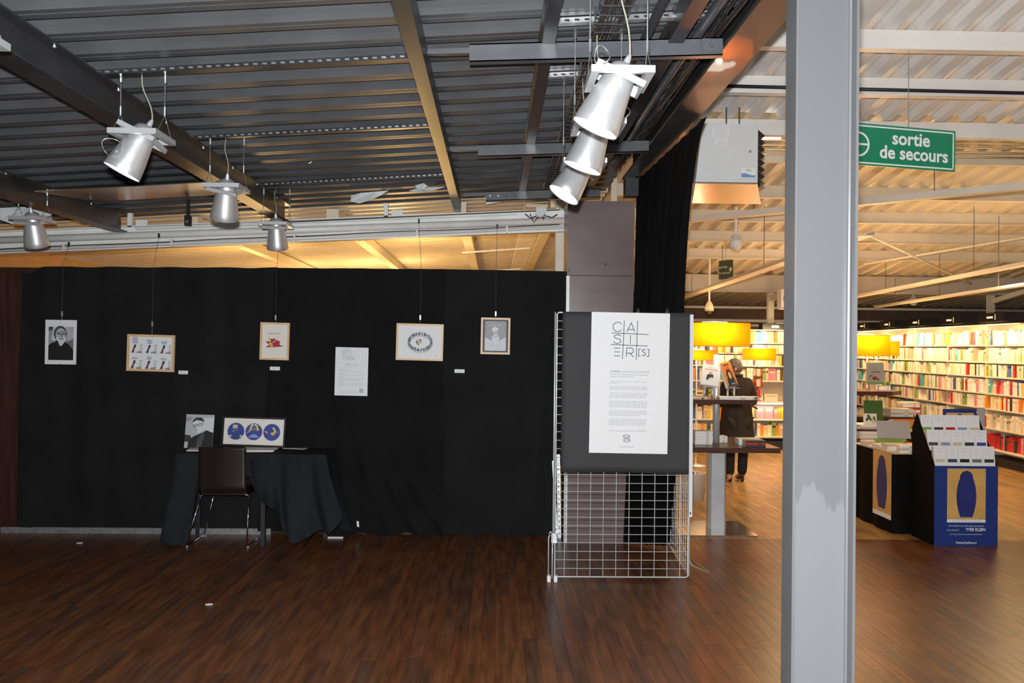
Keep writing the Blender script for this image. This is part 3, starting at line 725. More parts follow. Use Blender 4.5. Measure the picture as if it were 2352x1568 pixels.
# torn white film hanging from the deck
def scrap(name, label, pts, Y, bulge=.02, matn='torn_film'):
    ps = [P(a, b, Y) for a, b in pts]; n = len(ps); mb = MB()
    vv = []
    for p in ps: vv.append((p.x, p.y+bulge*math.sin(p.x*23), p.z))
    vv += [(x, y+.004, z) for x, y, z in vv]
    mb.add(vv, [tuple(range(n)), tuple(range(2*n-1,n-1,-1))]+[(i,i+n,(i+1)%n+n,(i+1)%n) for i in range(n)])
    return tag(mb.build(name, matn), label, 'film scrap')
scrap('torn_film', 'long torn white film drooping from the deck edge', [(806,448),(830,443),(862,440),(892,437),(870,450),(850,461),(825,467),(804,462)], 7.45)
scrap('torn_film', 'torn white film next to the narrow middle box beam', [(938,437),(955,433),(990,430),(1024,428),(1000,436),(975,441),(955,440)], 7.3)
scrap('torn_film', 'small flap of torn white film with a dark curled lip', [(953,425),(975,421),(982,428),(972,437),(958,434)], 7.2)
scrap('torn_film', 'dark curled flap of deck lining beside the torn white film', [(968,414),(1003,411),(1002,421),(990,428),(978,425)], 7.1, matn='deck_grey')
scrap('torn_film', 'small white flake stuck to the deck ribs', [(708,376),(718,370),(714,376)], 6.2)
scrap('plastic_scrap', 'white plastic sheet scrap behind the spotlight by the wall end', [(2,478),(55,474),(60,478),(64,474),(114,472),(118,480),(116,494),(108,501),(60,505),(30,515),(2,505)], 7.1)
# pale strip panels closing the deck edge
tag(MB().beam(P(1115,460,8.0), P(1262,434,8.0), .01, .085).build('edge_panel', 'white_steel'), 'white ribbed edge panel under the deck beside the pillar', 'panel')

# ================================================================== PICTURES ON THE WALL
PY = 7.175
def pic_box(x0, y0, x1, y1, Y=PY):
    a = P(x0, y1, Y); b = P(x1, y0, Y); return (a.x+b.x)/2, (a.z+b.z)/2, abs(b.x-a.x), abs(b.z-a.z)
def hang(r, X, Z, H, Y, top_px, clip_dz):
    yg = 7.80; tp = P(top_px[0], top_px[1], yg); zc_ = 2.335
    MB().tube([(X, Y+.005, Z+H/2), (X, Y+.008, Z+H/2+clip_dz)], .0022, 4).build('wire_tail', 'galva', r)
    MB().tube([(X, Y+.008, Z+H/2+clip_dz), (X, Y+.012, zc_), (X+.0, 7.21, zc_+.01), (tp.x, yg, tp.z)], .0016, 4).build('hanging_wire', 'conduit', r)
    MB().rbox(X-.008, X+.008, Y, Y+.016, Z+H/2+clip_dz-.02, Z+H/2+clip_dz+.02, .003).build('wire_clip', 'galva', r)
    MB().rbox(tp.x-.008, tp.x+.008, yg-.01, yg+.01, tp.z-.02, tp.z+.02, .003).build('wire_clip', 'black_plastic', r)
def frame(r, M, w, h, t, dep, matn, back='paper', inner='paper'):
    m = MB()
    for (x0,x1,y0,y1) in ((-w/2,w/2,h/2-t,h/2),(-w/2,w/2,-h/2,-h/2+t),(-w/2,-w/2+t,-h/2+t,h/2-t),(w/2-t,w/2,-h/2+t,h/2-t)):
        MB().box(x0,x1,y0,y1,0,dep,M=M).build('frame_bar', matn, r)
    return MB().box(-w/2+t*.8, w/2-t*.8, -h/2+t*.8, h/2-t*.8, 0, dep*.55, M=M).build('print_sheet', inner, r), dep*.55
def printed(r, M, z, items, name='drawing'):
    by = {}
    for i, it in enumerate(items):
        mb = by.setdefault(it[0], MB()); k = it[1]; a = it[2:]; zz = z+.0006+.00012*i
        if k == 'p': mb.poly(a[0], M, zz)
        elif k == 'r': mb.rect(*a[0], M, zz)
        elif k == 'd': mb.disc(a[0][0], a[0][1], a[0][2], a[0][3] if len(a[0]) > 3 else None, M, zz, rot=a[0][4] if len(a[0]) > 4 else 0)
        elif k == 's': mb.stroke(a[0], a[1], M, zz)
        elif k == 't': mb.text(a[0], a[1], a[2], a[3], M, zz, bold=a[4] if len(a) > 4 else 0, align=a[5] if len(a) > 5 else 'LEFT', sx=a[6] if len(a) > 6 else 1, shear=a[7] if len(a) > 7 else 0)
    for m, mb in by.items(): mb.build(name, m, r)
def words(x0, x1, y, h, z, mb, M, indent=0.0, wmin=.010, wmax=.035, scale=1.0):
    x = x0+indent
    while x < x1-.004*scale:
        w = min(rnd(wmin, wmax)*scale, x1-x); mb.rect(x, y, x+w, y+h, M, z); x += w+.005*scale
for n, c in (('g05',.012),('g15',.035),('g25',.07),('g40',.16),('g55',.30),('g70',.46),('g85',.66)):
    mat(n, (c, c, c*1.04), .5)
mat('p_red', (.42,.012,.022), .5); mat('p_yellow', (.72,.50,.09), .5); mat('p_blue', (.035,.055,.30), .5); mat('p_navy', (.045,.055,.13), .5)
mat('p_lilac', (.28,.30,.46), .5); mat('p_beige', (.62,.52,.36), .5); mat('p_cyan', (.22,.32,.52), .5)
# 1 bearded man's photograph
X, Z, w, h = pic_box(104, 735, 177, 836)
r = thing('photo_print', 'white-bordered grey photograph of a bearded man hung next to the wood panel', 'photograph', (X, PY, Z-h/2)); M = facing(X, PY, Z, roll=-.004)
MB().box(-w/2, w/2, -h/2, h/2, 0, .008, M=M).build('mat_board', 'paper', r)
a, b, c, d = -w*.39, -h*.405, w*.41, h*.345
printed(r, M, .008, [('g55','r',(a,b,c,d)), ('g85','p',[(-.06,.13),(.02,.145),(.045,.13),(.05,.05),(.0,.0),(-.08,.02)]), ('g70','p',[(.04,.135),(c,.12),(c,-.01),(.06,-.04)]), ('g40','p',[(.045,.0),(c,.03),(c,-.1),(.05,-.12)]),
  ('g25','p',[(a,d),(a+.035,d),(a+.03,d-.03),(a,d-.035)]),
  ('g05','p',[(a,b),(a,-.03),(-.075,-.005),(-.03,.0),(.06,-.01),(.105,-.06),(c,-.09),(c,b)]), ('g25','d',(-.004,.072,.056,.068)), ('g70','d',(.0,.062,.043,.058)), ('g55','p',[(-.038,.09),(.045,.10),(.042,.06),(.01,.07),(-.03,.065)]),
  ('g15','p',[(-.028,.075),(-.006,.072),(-.008,.064),(-.026,.066)]), ('g15','p',[(.014,.072),(.036,.075),(.034,.066),(.016,.064)]), ('g85','p',[(-.04,.04),(.045,.045),(.042,.0),(.02,-.035),(-.008,-.03),(-.034,.0)]), ('g25','s',[(-.012,.028),(.022,.030)],.008), ('g40','p',[(.0,.07),(.012,.07),(.014,.045),(-.002,.045)]),
  ('g05','p',[(-.08,-.03),(-.03,.02),(.0,-.045),(.04,.01),(.06,-.05),(.0,-.09)])], 'photograph')
MB().box(-.003,.003,h/2-.004,h/2+.002,.008,.010,M=M).box(-.003,.003,-h/2-.002,-h/2+.004,.008,.010,M=M).build('edge_clip', 'black_plastic', r)
hang(r, X, Z, h, PY, (158, 561), .055)
# 2 six-panel strip
X, Z, w, h = pic_box(293, 769, 403, 852)
r = thing('framed_drawing', 'oak-framed comic strip of six small scenes hung above the chair side of the desk', 'framed picture', (X, PY, Z-h/2)); M = facing(X, PY, Z, roll=-.018)
s_, zz = frame(r, M, w, h, .020, .022, 'oak'); it = []
for i in range(3):
    for j in range(2):
        cx, cy = -.125+.125*i, .045-.135*j
        it += [('g25','p',[(cx-.045,cy-.045),(cx-.030,cy-.015),(cx-.022,cy+.012),(cx-.008,cy+.018),(cx-.004,cy+.002),(cx-.016,cy-.012),(cx-.020,cy-.046)]), ('g15','d',(cx-.012,cy+.016,.010,.009)), ('p_red','d',(cx-.030,cy-.030,.006,.008)),
               ('g55','p',[(cx+.0,cy-.046),(cx+.046,cy-.046),(cx+.046,cy-.030),(cx+.010,cy-.034)]), ('ink','s',[(cx+.032,cy-.028),(cx+.032,cy+.022),(cx+.046,cy+.026),(cx+.046,cy-.028),(cx+.032,cy-.028)],.0025), ('ink','s',[(cx-.004,cy-.040),(cx+.05,cy-.048)],.003)]
        n = ((6,4,3),(2,3,2))[j][i]
        for q in range(n):
            wq = rnd(.018,.027); yq = cy+.034+q*.0095; it.append(('p_lilac','r',(cx-.012-wq,yq,cx-.012+wq,yq+.0055)))
printed(r, M, zz, it); hang(r, X, Z, h, PY, (365, 541), .095)
# 3 red/yellow drawing
X, Z, w, h = pic_box(598, 741, 666, 826)
r = thing('framed_drawing', 'oak-framed drawing of a yellow pencil figure on a red burst', 'framed picture', (X, PY, Z-h/2)); M = facing(X, PY, Z, roll=-.018)
s_, zz = frame(r, M, w, h, .018, .022, 'oak', inner='paper_warm')
printed(r, M, zz, [('p_red','p',[(-.080,-.005),(-.030,.003),(-.045,.022),(-.010,.020),(-.010,.03),(.010,.012),(.045,.0),(.042,-.03),(.080,-.042),(.01,-.050),(-.075,-.055),(-.060,-.040),(-.045,-.035),(-.06,-.02)]),
  ('p_yellow','p',[(-.058,.040),(-.043,.026),(-.022,-.02),(-.012,-.055),(-.036,-.058),(-.042,-.02),(-.052,.015)]), ('p_beige','p',[(-.062,.05),(-.050,.032),(-.056,.026)]), ('ink','d',(-.030,-.006,.008,.006)), ('ink','d',(-.033,-.028,.003)), ('ink','d',(-.030,-.045,.003)), ('paper','s',[(-.02,-.012),(.005,.0),(.0,.01)],.004), ('paper','s',[(-.042,-.022),(-.055,-.03)],.004),
  ('ink_light','s',[(-.04,.045),(-.045,.065),(-.055,.07)],.002), ('ink_light','s',[(-.03,.035),(.03,.045),(.035,.04),(.07,.05)],.002), ('ink','t','IRRESPONSABLES ?',.0135,-.052,.062,0,'LEFT',.95,.1), ('ink_light','s',[(.03,-.062),(.06,-.068)],.002)])
hang(r, X, Z, h, PY, (640, 526), .045)
# notice sheet
X, Z, w, h = pic_box(769, 798, 846, 908, 7.16)
r = thing('notice_sheet', 'white notice sheet with small grey text pinned on the black cloth', 'notice', (X, 7.16, Z-h/2)); M = facing(X, 7.16, Z, roll=-.014)
MB().box(-w/2, w/2, -h/2, h/2, 0, .004, M=M).build('sheet', 'paper', r)
def casier(M, cx, cy, s, z, lw, matn, r):
    mb = MB()
    S = lambda pts: mb.stroke([(cx+x*s, cy+y*s) for x, y in pts], lw, M, z)
    arc = lambda x, y, rx, ry, a0, a1, n=12: [(x+rx*math.cos(R(a0+(a1-a0)*k/n)), y+ry*math.sin(R(a0+(a1-a0)*k/n))) for k in range(n+1)]
    S([(-.16,.50),(-.19,-.50)]); S([(.19,.50),(.17,-.51)]); S([(-.49,.175),(.48,.150)]); S([(-.50,-.13),(.46,-.15)])
    S(arc(-.33,.335,.125,.125,35,325)); S([(-.09,.215),(.025,.45),(.115,.21)]); S([(-.06,.275),(.10,.275)])
    S(arc(-.33,.075,.09,.055,20,200)+arc(-.34,-.035,.095,.065,100,-160)); S([(.01,.12),(.01,-.10)])
    S([(-.41,-.22),(-.25,-.22)]); S([(-.40,-.32),(-.26,-.32)]); S([(-.41,-.425),(-.26,-.425)])
    S([(-.09,-.44),(-.08,-.21)]+arc(.02,-.28,.075,.07,90,-90)+[(-.08,-.345)]); S([(-.01,-.345),(.10,-.44)])
    S([(.285,-.235),(.235,-.235),(.23,-.42),(.275,-.42)]); S(arc(.37,-.285,.04,.04,40,210)+arc(.365,-.36,.045,.045,80,-150)); S([(.45,-.24),(.505,-.24),(.50,-.425),(.445,-.425)])
    mb.build('logo_lettering', matn, r)
casier(M, -.035, h*.36, .115, .0046, .0022, 'ink_grey', r)
mb = MB(); ml = MB(); zz = .0046
ml.rect(-.05,.070,.05,.073,M,zz); mb.text('HOMMAGE À CHARLIE', .0105, -.0, .052, M, zz, align='CENTER', sx=1.0, bold=.012)
words(-.105,.03,.032,.003,zz,ml,M); yq = .012
for blk in (2,2,3,4):
    mb.rect(-.105, yq, -.105+rnd(.02,.05), yq+.0035, M, zz); yq -= .012
    for q in range(blk): words(-.105,.105 if q < blk-1 else rnd(-.05,.08),yq,.0028,zz,ml,M); yq -= .0075
    yq -= .005
for q in range(4): words(-.105,.045,-.172-q*.006,.0022,zz,ml,M)
mb.build('heading', 'ink_grey', r); ml.build('text_lines', 'ink_light', r)['kind'] = 'stuff'
def bubble_logo(M, cx, cy, s, z, r, matn='ink_grey'):
    mb = MB()
    for (dx, dy, a) in ((-.02,.22,0),(.03,-.20,0)):
        pts = [(cx+s*(dx+.36*math.cos(q*PI/9)+.03*math.sin(q*3)), cy+s*(dy+.20*math.sin(q*PI/9))) for q in range(19)]; mb.stroke(pts, s*.06, M, z)
    mb.text('brest', s*.34, cx-s*.02, cy+s*.14, M, z, bold=.02, align='CENTER', sx=.9, shear=.2); mb.text('en Bulle', s*.27, cx+s*.03, cy-s*.28, M, z, bold=.02, align='CENTER', sx=.8, shear=.2)
    mb.build('emblem', matn, r)
bubble_logo(M, .088, -.165, .042, .0046, r, 'ink_blue')
# small name labels
for (x0, y0, x1, y1, lab) in ((410,851,432,859,'small white name card below the framed comic strip'), (620,842,643,850,'small white name card below the red burst drawing'), (1044,848,1067,856,'small white name card between the two framed drawings by the pillar')):
    X, Z, w, h = pic_box(x0, y0, x1, y1, 7.205); r = thing('name_card', lab, 'name card', (X, 7.205, Z-h/2)); M = facing(X, 7.205, Z, roll=-.012)
    MB().box(-w/2, w/2, -h/2, h/2, 0, .002, M=M).build('card', 'paper', r); mb = MB(); words(-w*.3, w*.3, -.002, .004, .0025, mb, M); mb.build('text_lines', 'ink_light', r)
# 4 ring of figures
X, Z, w, h = pic_box(910, 744, 1019, 827)
r = thing('framed_drawing', 'oak-framed drawing of a ring of small blue figures', 'framed picture', (X, PY, Z-h/2)); M = facing(X, PY, Z, roll=-.016)
s_, zz = frame(r, M, w, h, .018, .022, 'oak'); it = []
for k in range(24):
    a = 2*PI*k/24+.1; cx, cy = .003+.098*math.cos(a), -.004+.070*math.sin(a); c1 = random.choice(['p_navy','p_lilac','p_navy','g40'])
    q = rnd(.9,1.15)*.017
    it += [(c1,'p',[(cx-.6*q,cy+.7*q),(cx+.6*q,cy+.7*q),(cx+.65*q,cy-.3*q),(cx-.6*q,cy-.3*q)]), ('p_navy','d',(cx,cy+1.0*q,.32*q,.36*q)), ('g25','s',[(cx-.3*q,cy-.3*q),(cx-.35*q,cy-1.2*q)],.0035), ('g25','s',[(cx+.3*q,cy-.3*q),(cx+.32*q,cy-1.2*q)],.0035)]
    if k % 3 == 0: it.append(('ink','s',[(cx+.5*q,cy+.5*q),(cx+1.1*q,cy+1.2*q)],.0025))
it += [('p_beige','p',[(-.035,.018),(.012,.028),(.02,.0),(-.005,-.02),(-.03,-.008)]), ('g25','p',[(-.035,.0),(-.01,-.03),(-.004,-.022),(-.025,.01)]), ('g25','d',(.006,.018,.010,.008)), ('p_beige','d',(-.018,.02,.009)), ('ink','s',[(-.03,.01),(.0,.005),(.018,-.012)],.003), ('ink_grey','s',[(.135,-.118),(.155,-.113)],.003)]
printed(r, M, zz, it); hang(r, X, Z, h, PY, (962, 508), .055)
# 5 grey drawing
X, Z, w, h = pic_box(1104, 730, 1172, 813)
r = thing('framed_drawing', 'oak-framed grey drawing of a pale seated figure with a speech bubble', 'framed picture', (X, PY, Z-h/2)); M = facing(X, PY, Z, roll=-.010)
s_, zz = frame(r, M, w, h, .017, .022, 'oak', inner='g05')
mat('stipple', (.30,.30,.31), .5, var=.75, scale=160); mat('stipple2', (.62,.62,.65), .5, var=.12, scale=60)
printed(r, M, zz, [('stipple2','r',(-.092,-.128,.092,.128)), ('stipple','p',[(-.092,.128),(.092,.128),(.092,-.005),(.045,-.035),(-.03,-.045),(-.092,-.01)]), ('g85','p',[(-.035,-.03),(-.022,.0),(.025,.0),(.038,-.03),(.040,-.08),(.028,-.095),(.015,-.05),(-.018,-.05),(-.026,-.095),(-.038,-.08)]), ('g85','d',(.0,.012,.018,.026)), ('g55','s',[(-.03,-.03),(-.025,-.085),(-.012,-.1)],.003), ('g55','s',[(.03,-.03),(.032,-.08),(.018,-.1)],.003),
  ('g40','s',[(-.012,.018),(.012,.018)],.003), ('g40','s',[(-.016,.0),(.0,-.012),(.016,.0)],.003), ('g70','p',[(-.016,.02),(-.008,.045),(.010,.045),(.017,.02)]), ('paper','d',(-.004,.058,.027,.019)), ('paper','p',[(-.027,.058),(-.022,.034),(-.012,.045)]), ('ink_grey','s',[(-.012,.058),(.008,.058)],.003),
  ('g85','s',[(-.05,.10),(-.046,.096),(-.046,.088)],.004), ('g85','s',[(-.036,.098),(-.026,.088),(-.018,.098),(-.008,.088),(.004,.098)],.004), ('g85','s',[(.012,.098),(.026,.088),(.036,.098),(.046,.090)],.004)])
hang(r, X, Z, h, PY, (1142, 520), .035)

# ================================================================== DESK, CLOTH AND WHAT LIES ON IT
TZ_ = .752
tb = thing('desk', 'dark metal-legged desk hidden under a black cloth', 'table', (-2.0, 7.0, 0))
MB().box(-2.56, -1.40, 6.80, 7.19, TZ_-.03, TZ_).build('table_top', 'black_plastic', tb)
for (lx, ly) in ((-2.53, 6.83), (-1.885, 6.83), (-2.53, 7.16), (-1.44, 7.16)):
    MB().box(lx-.018, lx+.018, ly-.018, ly+.018, .0, TZ_-.03).build('leg', 'steel_dark', tb)
cl = thing('table_cloth', 'black cloth draped unevenly over the desk down to the floor', 'cloth', (-2.0, 7.0, 0))
MB().grid(40, 12, lambda u, v: (-2.585+1.215*u, 6.785+.415*v, TZ_+.004+.0015*math.sin(u*40)*math.cos(v*9)+(0 if .03 < u < .97 and v > .05 else -.003))).build('cloth_top', 'table_cloth', cl, True)
def interp(tab, x):
    for (a, va), (b, vb) in zip(tab[:-1], tab[1:]):
        if x <= b: t = (x-a)/(b-a); t = max(0, t); return va+(vb-va)*t
    return tab[-1][1]
HEM = [(370,1236),(395,1245),(428,1245),(436,1205),(450,1165),(460,1112),(468,1092),(568,1092),(580,1118),(598,1150),(634,1166),(640,1185),(652,1222),(672,1244),(690,1240),(718,1224),(732,1216),(756,1224),(772,1208),(788,1185)]
def drop(u, v):
    px = 384+356*u; pxb = 370+418*u
    x0 = -2.585+1.215*u; bx = P(pxb, 1130, 6.72).x
    hz = max(.012, PZ(pxb, interp(HEM, pxb), 0).z if False else EYE-(interp(HEM, pxb)-(784+.0108*(pxb-1176)+13))/FPX*6.74)
    z = (TZ_+.003)+(hz-TZ_-.003)*v
    x = x0+(bx-x0)*v**1.3
    y = 6.782-.045*v - .028*v**.6*(math.sin(u*34+.8*math.sin(v*3))+.5*math.sin(u*61+2*v)) - .03*v*(gauss(u-.70,.06)+gauss(u-.06,.07))
    return (x, y, z)
MB().grid(150, 40, lambda u, v: drop(u, 1-v)).build('cloth_front', 'table_cloth', cl, True)
MB().grid(14, 30, lambda u, v: (-2.585-.05*(1-v)**1.5-.03*math.sin(u*9)*(1-v), 7.19-.41*u, .02+(TZ_-.017)*v)).build('cloth_side', 'table_cloth', cl, True)
MB().grid(14, 30, lambda u, v: (-1.37+.16*(1-v)**1.5*(.3+.7*u)+.03*math.sin(u*9)*(1-v), 6.785+.41*u, .20-.19*u+(TZ_-.19+.19*u)*v)).build('cloth_side', 'table_cloth', cl, True)
CT = TZ_+.008
# portrait leaning at the wall
X, Z, w, h = pic_box(430, 943, 494, 1019, 7.14)
r = thing('photo_print', 'grey photograph of a man with glasses leaning on the desk', 'photograph', (X, 7.12, CT)); h = .285; w = .238
M = facing(X, 7.10, CT+.002+h/2*math.cos(.12), 0, .12, -.02) ; 
MB().box(-w/2, w/2, -h/2, h/2, -.003, .003, M=M).build('print_sheet', 'g70', r)
printed(r, M, .003, [('g85','p',[(-.02,.11),(w/2,.12),(w/2,.0),(.05,-.01),(.03,.05)]), ('g55','p',[(-w/2,.12),(-.06,.12),(-.08,.09),(-w/2,.08)]), ('g15','p',[(-w/2,-.03),(-.075,-.035),(-.06,-.06),(-.08,-.09),(-w/2,-.09)]), ('g05','p',[(-.09,-h/2),(-.088,-.09),(-.05,-.045),(-.005,-.025),(.045,-.0),(.06,.012),(.09,.0),(w/2,-.01),(w/2,-h/2)]), ('g25','p',[(-.02,-h/2),(-.01,-.06),(.02,-.02),(.045,-.0),(.04,-.06),(.02,-h/2)]),
  ('g85','p',[(-.058,.075),(-.055,.03),(-.035,-.005),(-.015,-.018),(.02,-.005),(.04,.02),(.03,.07),(.015,.095),(-.03,.10)]), ('g70','p',[(-.058,.04),(-.035,-.005),(-.015,-.018),(-.03,.03),(-.05,.06)]), ('g15','p',[(-.066,.075),(-.055,.10),(-.03,.118),(.01,.118),(.032,.10),(.035,.075),(.02,.088),(-.03,.095),(-.052,.08)]),
  ('ink','s',[(-.055,.052),(-.022,.058),(-.020,.042),(-.050,.036),(-.055,.052)],.004), ('ink','s',[(-.012,.062),(.022,.072),(.024,.056),(-.008,.046),(-.012,.062)],.004), ('ink','s',[(-.022,.056),(-.012,.060)],.004), ('g40','s',[(-.038,.012),(-.014,.010)],.004), ('g55','s',[(-.022,.05),(-.030,.028),(-.018,.026)],.003)], 'photograph')
# black-framed trio
X, Z, w, h = pic_box(514, 958, 657, 1022, 7.12); h = .252; w = .54
r = thing('framed_drawing', 'black-framed picture with three blue discs standing on the desk', 'framed picture', (X, 7.1, CT)); M = facing(X, 7.10, CT+.018+h/2, 0, .10, -.024)
s_, zz = frame(r, M, w, h, .016, .02, 'black_frame', inner='paper_warm'); it = []
for k, cx in enumerate((-.152, .0, .152)):
    it += [('p_blue','d',(cx,.0,.072))]
    if k == 0: it += [('p_beige','r',(cx-.028,.025,cx+.012,.055)), ('p_yellow','r',(cx-.018,.030,cx+.004,.046)), ('p_navy','p',[(cx-.012,-.06),(cx-.004,-.012),(cx+.012,-.012),(cx+.026,-.06)]), ('p_navy','d',(cx+.004,-.002,.009)), ('p_cyan','r',(cx-.035,.008,cx+.02,.012)), ('p_cyan','r',(cx-.035,-.006,cx-.008,-.002)), ('p_beige','d',(cx-.045,-.04,.012,.009)), ('p_beige','d',(cx+.045,-.04,.012,.009))]
    if k == 1: it += [('p_yellow','p',[(cx-.03,.058),(cx-.014,.058),(cx-.022,.008),(cx-.042,.008)]), ('p_yellow','p',[(cx+.03,.058),(cx+.014,.058),(cx+.024,.010),(cx+.044,.010)]), ('paper','d',(cx-.012,.058,.008)), ('paper','d',(cx+.012,.058,.008)), ('g40','p',[(cx-.014,.042),(cx+.016,.042),(cx+.018,.01),(cx-.018,.01)]), ('p_cyan','p',[(cx-.045,-.05),(cx-.015,-.022),(cx+.02,-.022),(cx+.05,-.05)]), ('p_lilac','p',[(cx-.066,-.02),(cx-.04,.02),(cx-.03,.0)])]
    if k == 2: it += [('p_yellow','p',[(cx-.01,-.014),(cx+.018,.042),(cx+.040,.008),(cx+.012,-.026)]), ('paper','p',[(cx+.0,.028),(cx+.016,.044),(cx+.022,.03)]), ('p_navy','d',(cx+.004,.012,.014)), ('p_red','r',(cx-.062,-.012,cx-.032,.012)), ('paper','s',[(cx-.058,.008),(cx-.036,-.006)],.005), ('p_cyan','s',[(cx+.008,-.034),(cx+.058,.008)],.004)]
printed(r, M, zz, it)
def sheet(label, pxs, z, th, matn='paper_warm', name='paper_sheets', cat='papers', nlay=1):
    r = thing(name, label, cat, (0,0,0)); ps = [PZ(a, b, z) for a, b in pxs]; ps = [Vector((p.x, min(p.y, 7.16), p.z)) for p in ps]
    c = sum(ps, Vector())/len(ps); r.location = (c.x, c.y, z); W[r.name] = Matrix.Translation((c.x, c.y, z)); n = len(ps)
    for k in range(nlay):
        q = [c+(p-c)*rnd(.97,1.0)+Vector((rnd(-.004,.004),rnd(-.004,.004),0)) for p in ps]
        MB().add([(p.x,p.y,z+k*th) for p in q]+[(p.x,p.y,z+k*th+th*.85) for p in q], [tuple(range(n-1,-1,-1)), tuple(range(n,2*n))]+[(i,(i+1)%n,(i+1)%n+n,i+n) for i in range(n)]).build('sheet', matn, r)
    return r
sheet('stack of printed sheets on the desk in front of the black frame', [(566,1038),(628,1038),(648,1026),(566,1026)], CT, .004, nlay=4)
sheet('single beige sheet lying at the free end of the desk', [(648,1030),(700,1032),(712,1026),(664,1025)], CT, .0035)
sheet('small stack of leaflets on the desk beside the chair back', [(428,1036),(470,1036),(470,1026),(444,1026)], CT, .003, nlay=3)

# ================================================================== CHAIR
ch = thing('chair', 'dark plywood chair with thin chrome sled legs tucked at the desk', 'chair', (-2.22, 6.9, 0))
xl, xr, yb = P(458,1080,6.74).x, P(569,1080,6.74).x, 6.74
cxm = (xl+xr)/2; hw = (xr-xl)/2
def shell(u, v):
    x = cxm+(2*u-1)*hw*(1.0-.03*v)
    if v < .42:
        q = v/.42; y = 7.13-.34*q; z = .445-.012*math.sin(q*PI) ; cur = .0
    elif v < .56:
        q = (v-.42)/.14; a = q*PI/2*.93; y = 6.79-.075*math.sin(a); z = .433+.075*(1-math.cos(a))
    else:
        q = (v-.56)/.44; y = 6.717-.022*q**1.4+.01*q; z = .505+.315*q
    return (x, y-(.016*(1-(2*u-1)**2) if v > .5 else 0), z)
o = MB().grid(14, 40, shell).build('shell', 'chair_ply', ch, True); md = o.modifiers.new('ply', 'SOLIDIFY'); md.thickness = .010; md.offset = 0
fl_, fr_ = -2.475, -1.985
for s, xf, xt in ((-1, fl_, xl+.015), (1, fr_, xr+.01)):
    yR, yF = 6.72, 7.15
    MB().tube([(xt, yR+.03, .43), (xf, yR, .018)], .0055, 8).build('leg', 'chrome', ch, True)
    MB().tube([(xt+.0, yF-.06, .43), (xf, yF, .018)], .0055, 8).build('leg', 'chrome', ch, True)
    MB().tube([(xf, yR, .016), (xf, yF, .016)], .0055, 8).build('runner', 'chrome', ch, True)
    for yy in (yR+.03, yF-.03): MB().lathe([(.0001,0),(.010,0),(.012,.006),(.012,.016),(.0001,.022)], 10, M=Matrix.Translation((xf,yy,0))).build('glide', 'galva', ch, True)
MB().tube([(xl+.015,6.75,.425),(xl+.03,6.75,.432),(xr-.02,6.75,.432),(xr+.01,6.75,.425)], .0055, 8).build('cross_tube', 'chrome', ch, True)
MB().tube([(xl+.015,7.09,.425),(xr+.01,7.09,.425)], .0055, 8).build('cross_tube', 'chrome', ch, True)

# ================================================================== SMALL BITS ON FLOOR AND CLOTH
for lab, pts, Y in (('small white paper tag stuck on the black cloth near the floor', [(819,1196),(824,1197),(825,1210),(820,1209)], 7.17),):
    ps = [P(a,b,Y) for a,b in pts]; tag(MB().add([tuple(p) for p in ps]+[(p.x,p.y+.002,p.z) for p in ps], [(0,1,2,3),(7,6,5,4),(0,4,5,1),(1,5,6,2),(2,6,7,3),(3,7,4,0)]).build('paper_tag', 'paper'), lab, 'paper')
c0 = PZ(782,1222,.0)
tag(MB().box(c0.x-.065, c0.x+.065, 7.10, 7.125, .0005, .012).build('white_strip', 'paper'), 'short white strip lying on the floor at the foot of the cloth', 'strip')
for (a, b, lab) in ((183,1247,'white crumb of paper on the dark floor away from the desk'), (480,1388,'tiny pale splinter on the dark floor in front of the chair')):
    c0 = PZ(a, b, 0); tag(MB().prism([(-.02,-.01),(.015,-.012),(.024,.004),(-.004,.012)], .0005, .006, Matrix.Translation(c0)).build('paper_scrap', 'paper'), lab, 'scrap')

# ================================================================== GRID STAND WITH POSTER
GY = 5.85
xL, xR = P(1277,1000,GY).x, P(1583,1000,GY).x
gs = thing('grid_stand', 'white wire grid display stand folded round the foot of the brown pillar', 'display stand', ((xL+xR)/2, GY, 0))
def grid_panel(a, b, z0, z1, ncol, nrow, tag_=''):
    a = Vector((a[0],a[1],0)); b = Vector((b[0],b[1],0)); d = b-a; n_ = Vector((d.y,-d.x,0)).normalized()
    f = MB(); e = .012
    pts = [a+Vector((0,0,z0+e)), a+d.normalized()*e+Vector((0,0,z0)), b-d.normalized()*e+Vector((0,0,z0)), b+Vector((0,0,z0+e)), b+Vector((0,0,z1-e)), b-d.normalized()*e+Vector((0,0,z1)), a+d.normalized()*e+Vector((0,0,z1)), a+Vector((0,0,z1-e))]
    f.tube(pts, .0055, 8, closed=True); f.build('grid_frame', 'wire_white', gs, True)
    for k in range(1, ncol+1):
        p = a+d*((k-.25)/(ncol+.4)); MB().tube([p+Vector((0,0,z0)), p+Vector((0,0,z1))], .0024, 5).build('grid_wire', 'wire_white', gs)
    for k in range(1, nrow):
        z = z0+(z1-z0)*k/nrow; q = n_*.004
        MB().tube([a+q+Vector((0,0,z)), b+q+Vector((0,0,z))], .0024, 5).build('grid_wire', 'wire_white', gs)
grid_panel((xL, GY), (xR, GY), .030, 1.90, 10, 31)
grid_panel((xR+.01, GY+.015), (1.455, 6.80), .030, 1.90, 10, 31)
grid_panel((xL-.012, GY+.015), (.50, 6.86), .25, 1.90, 10, 27)
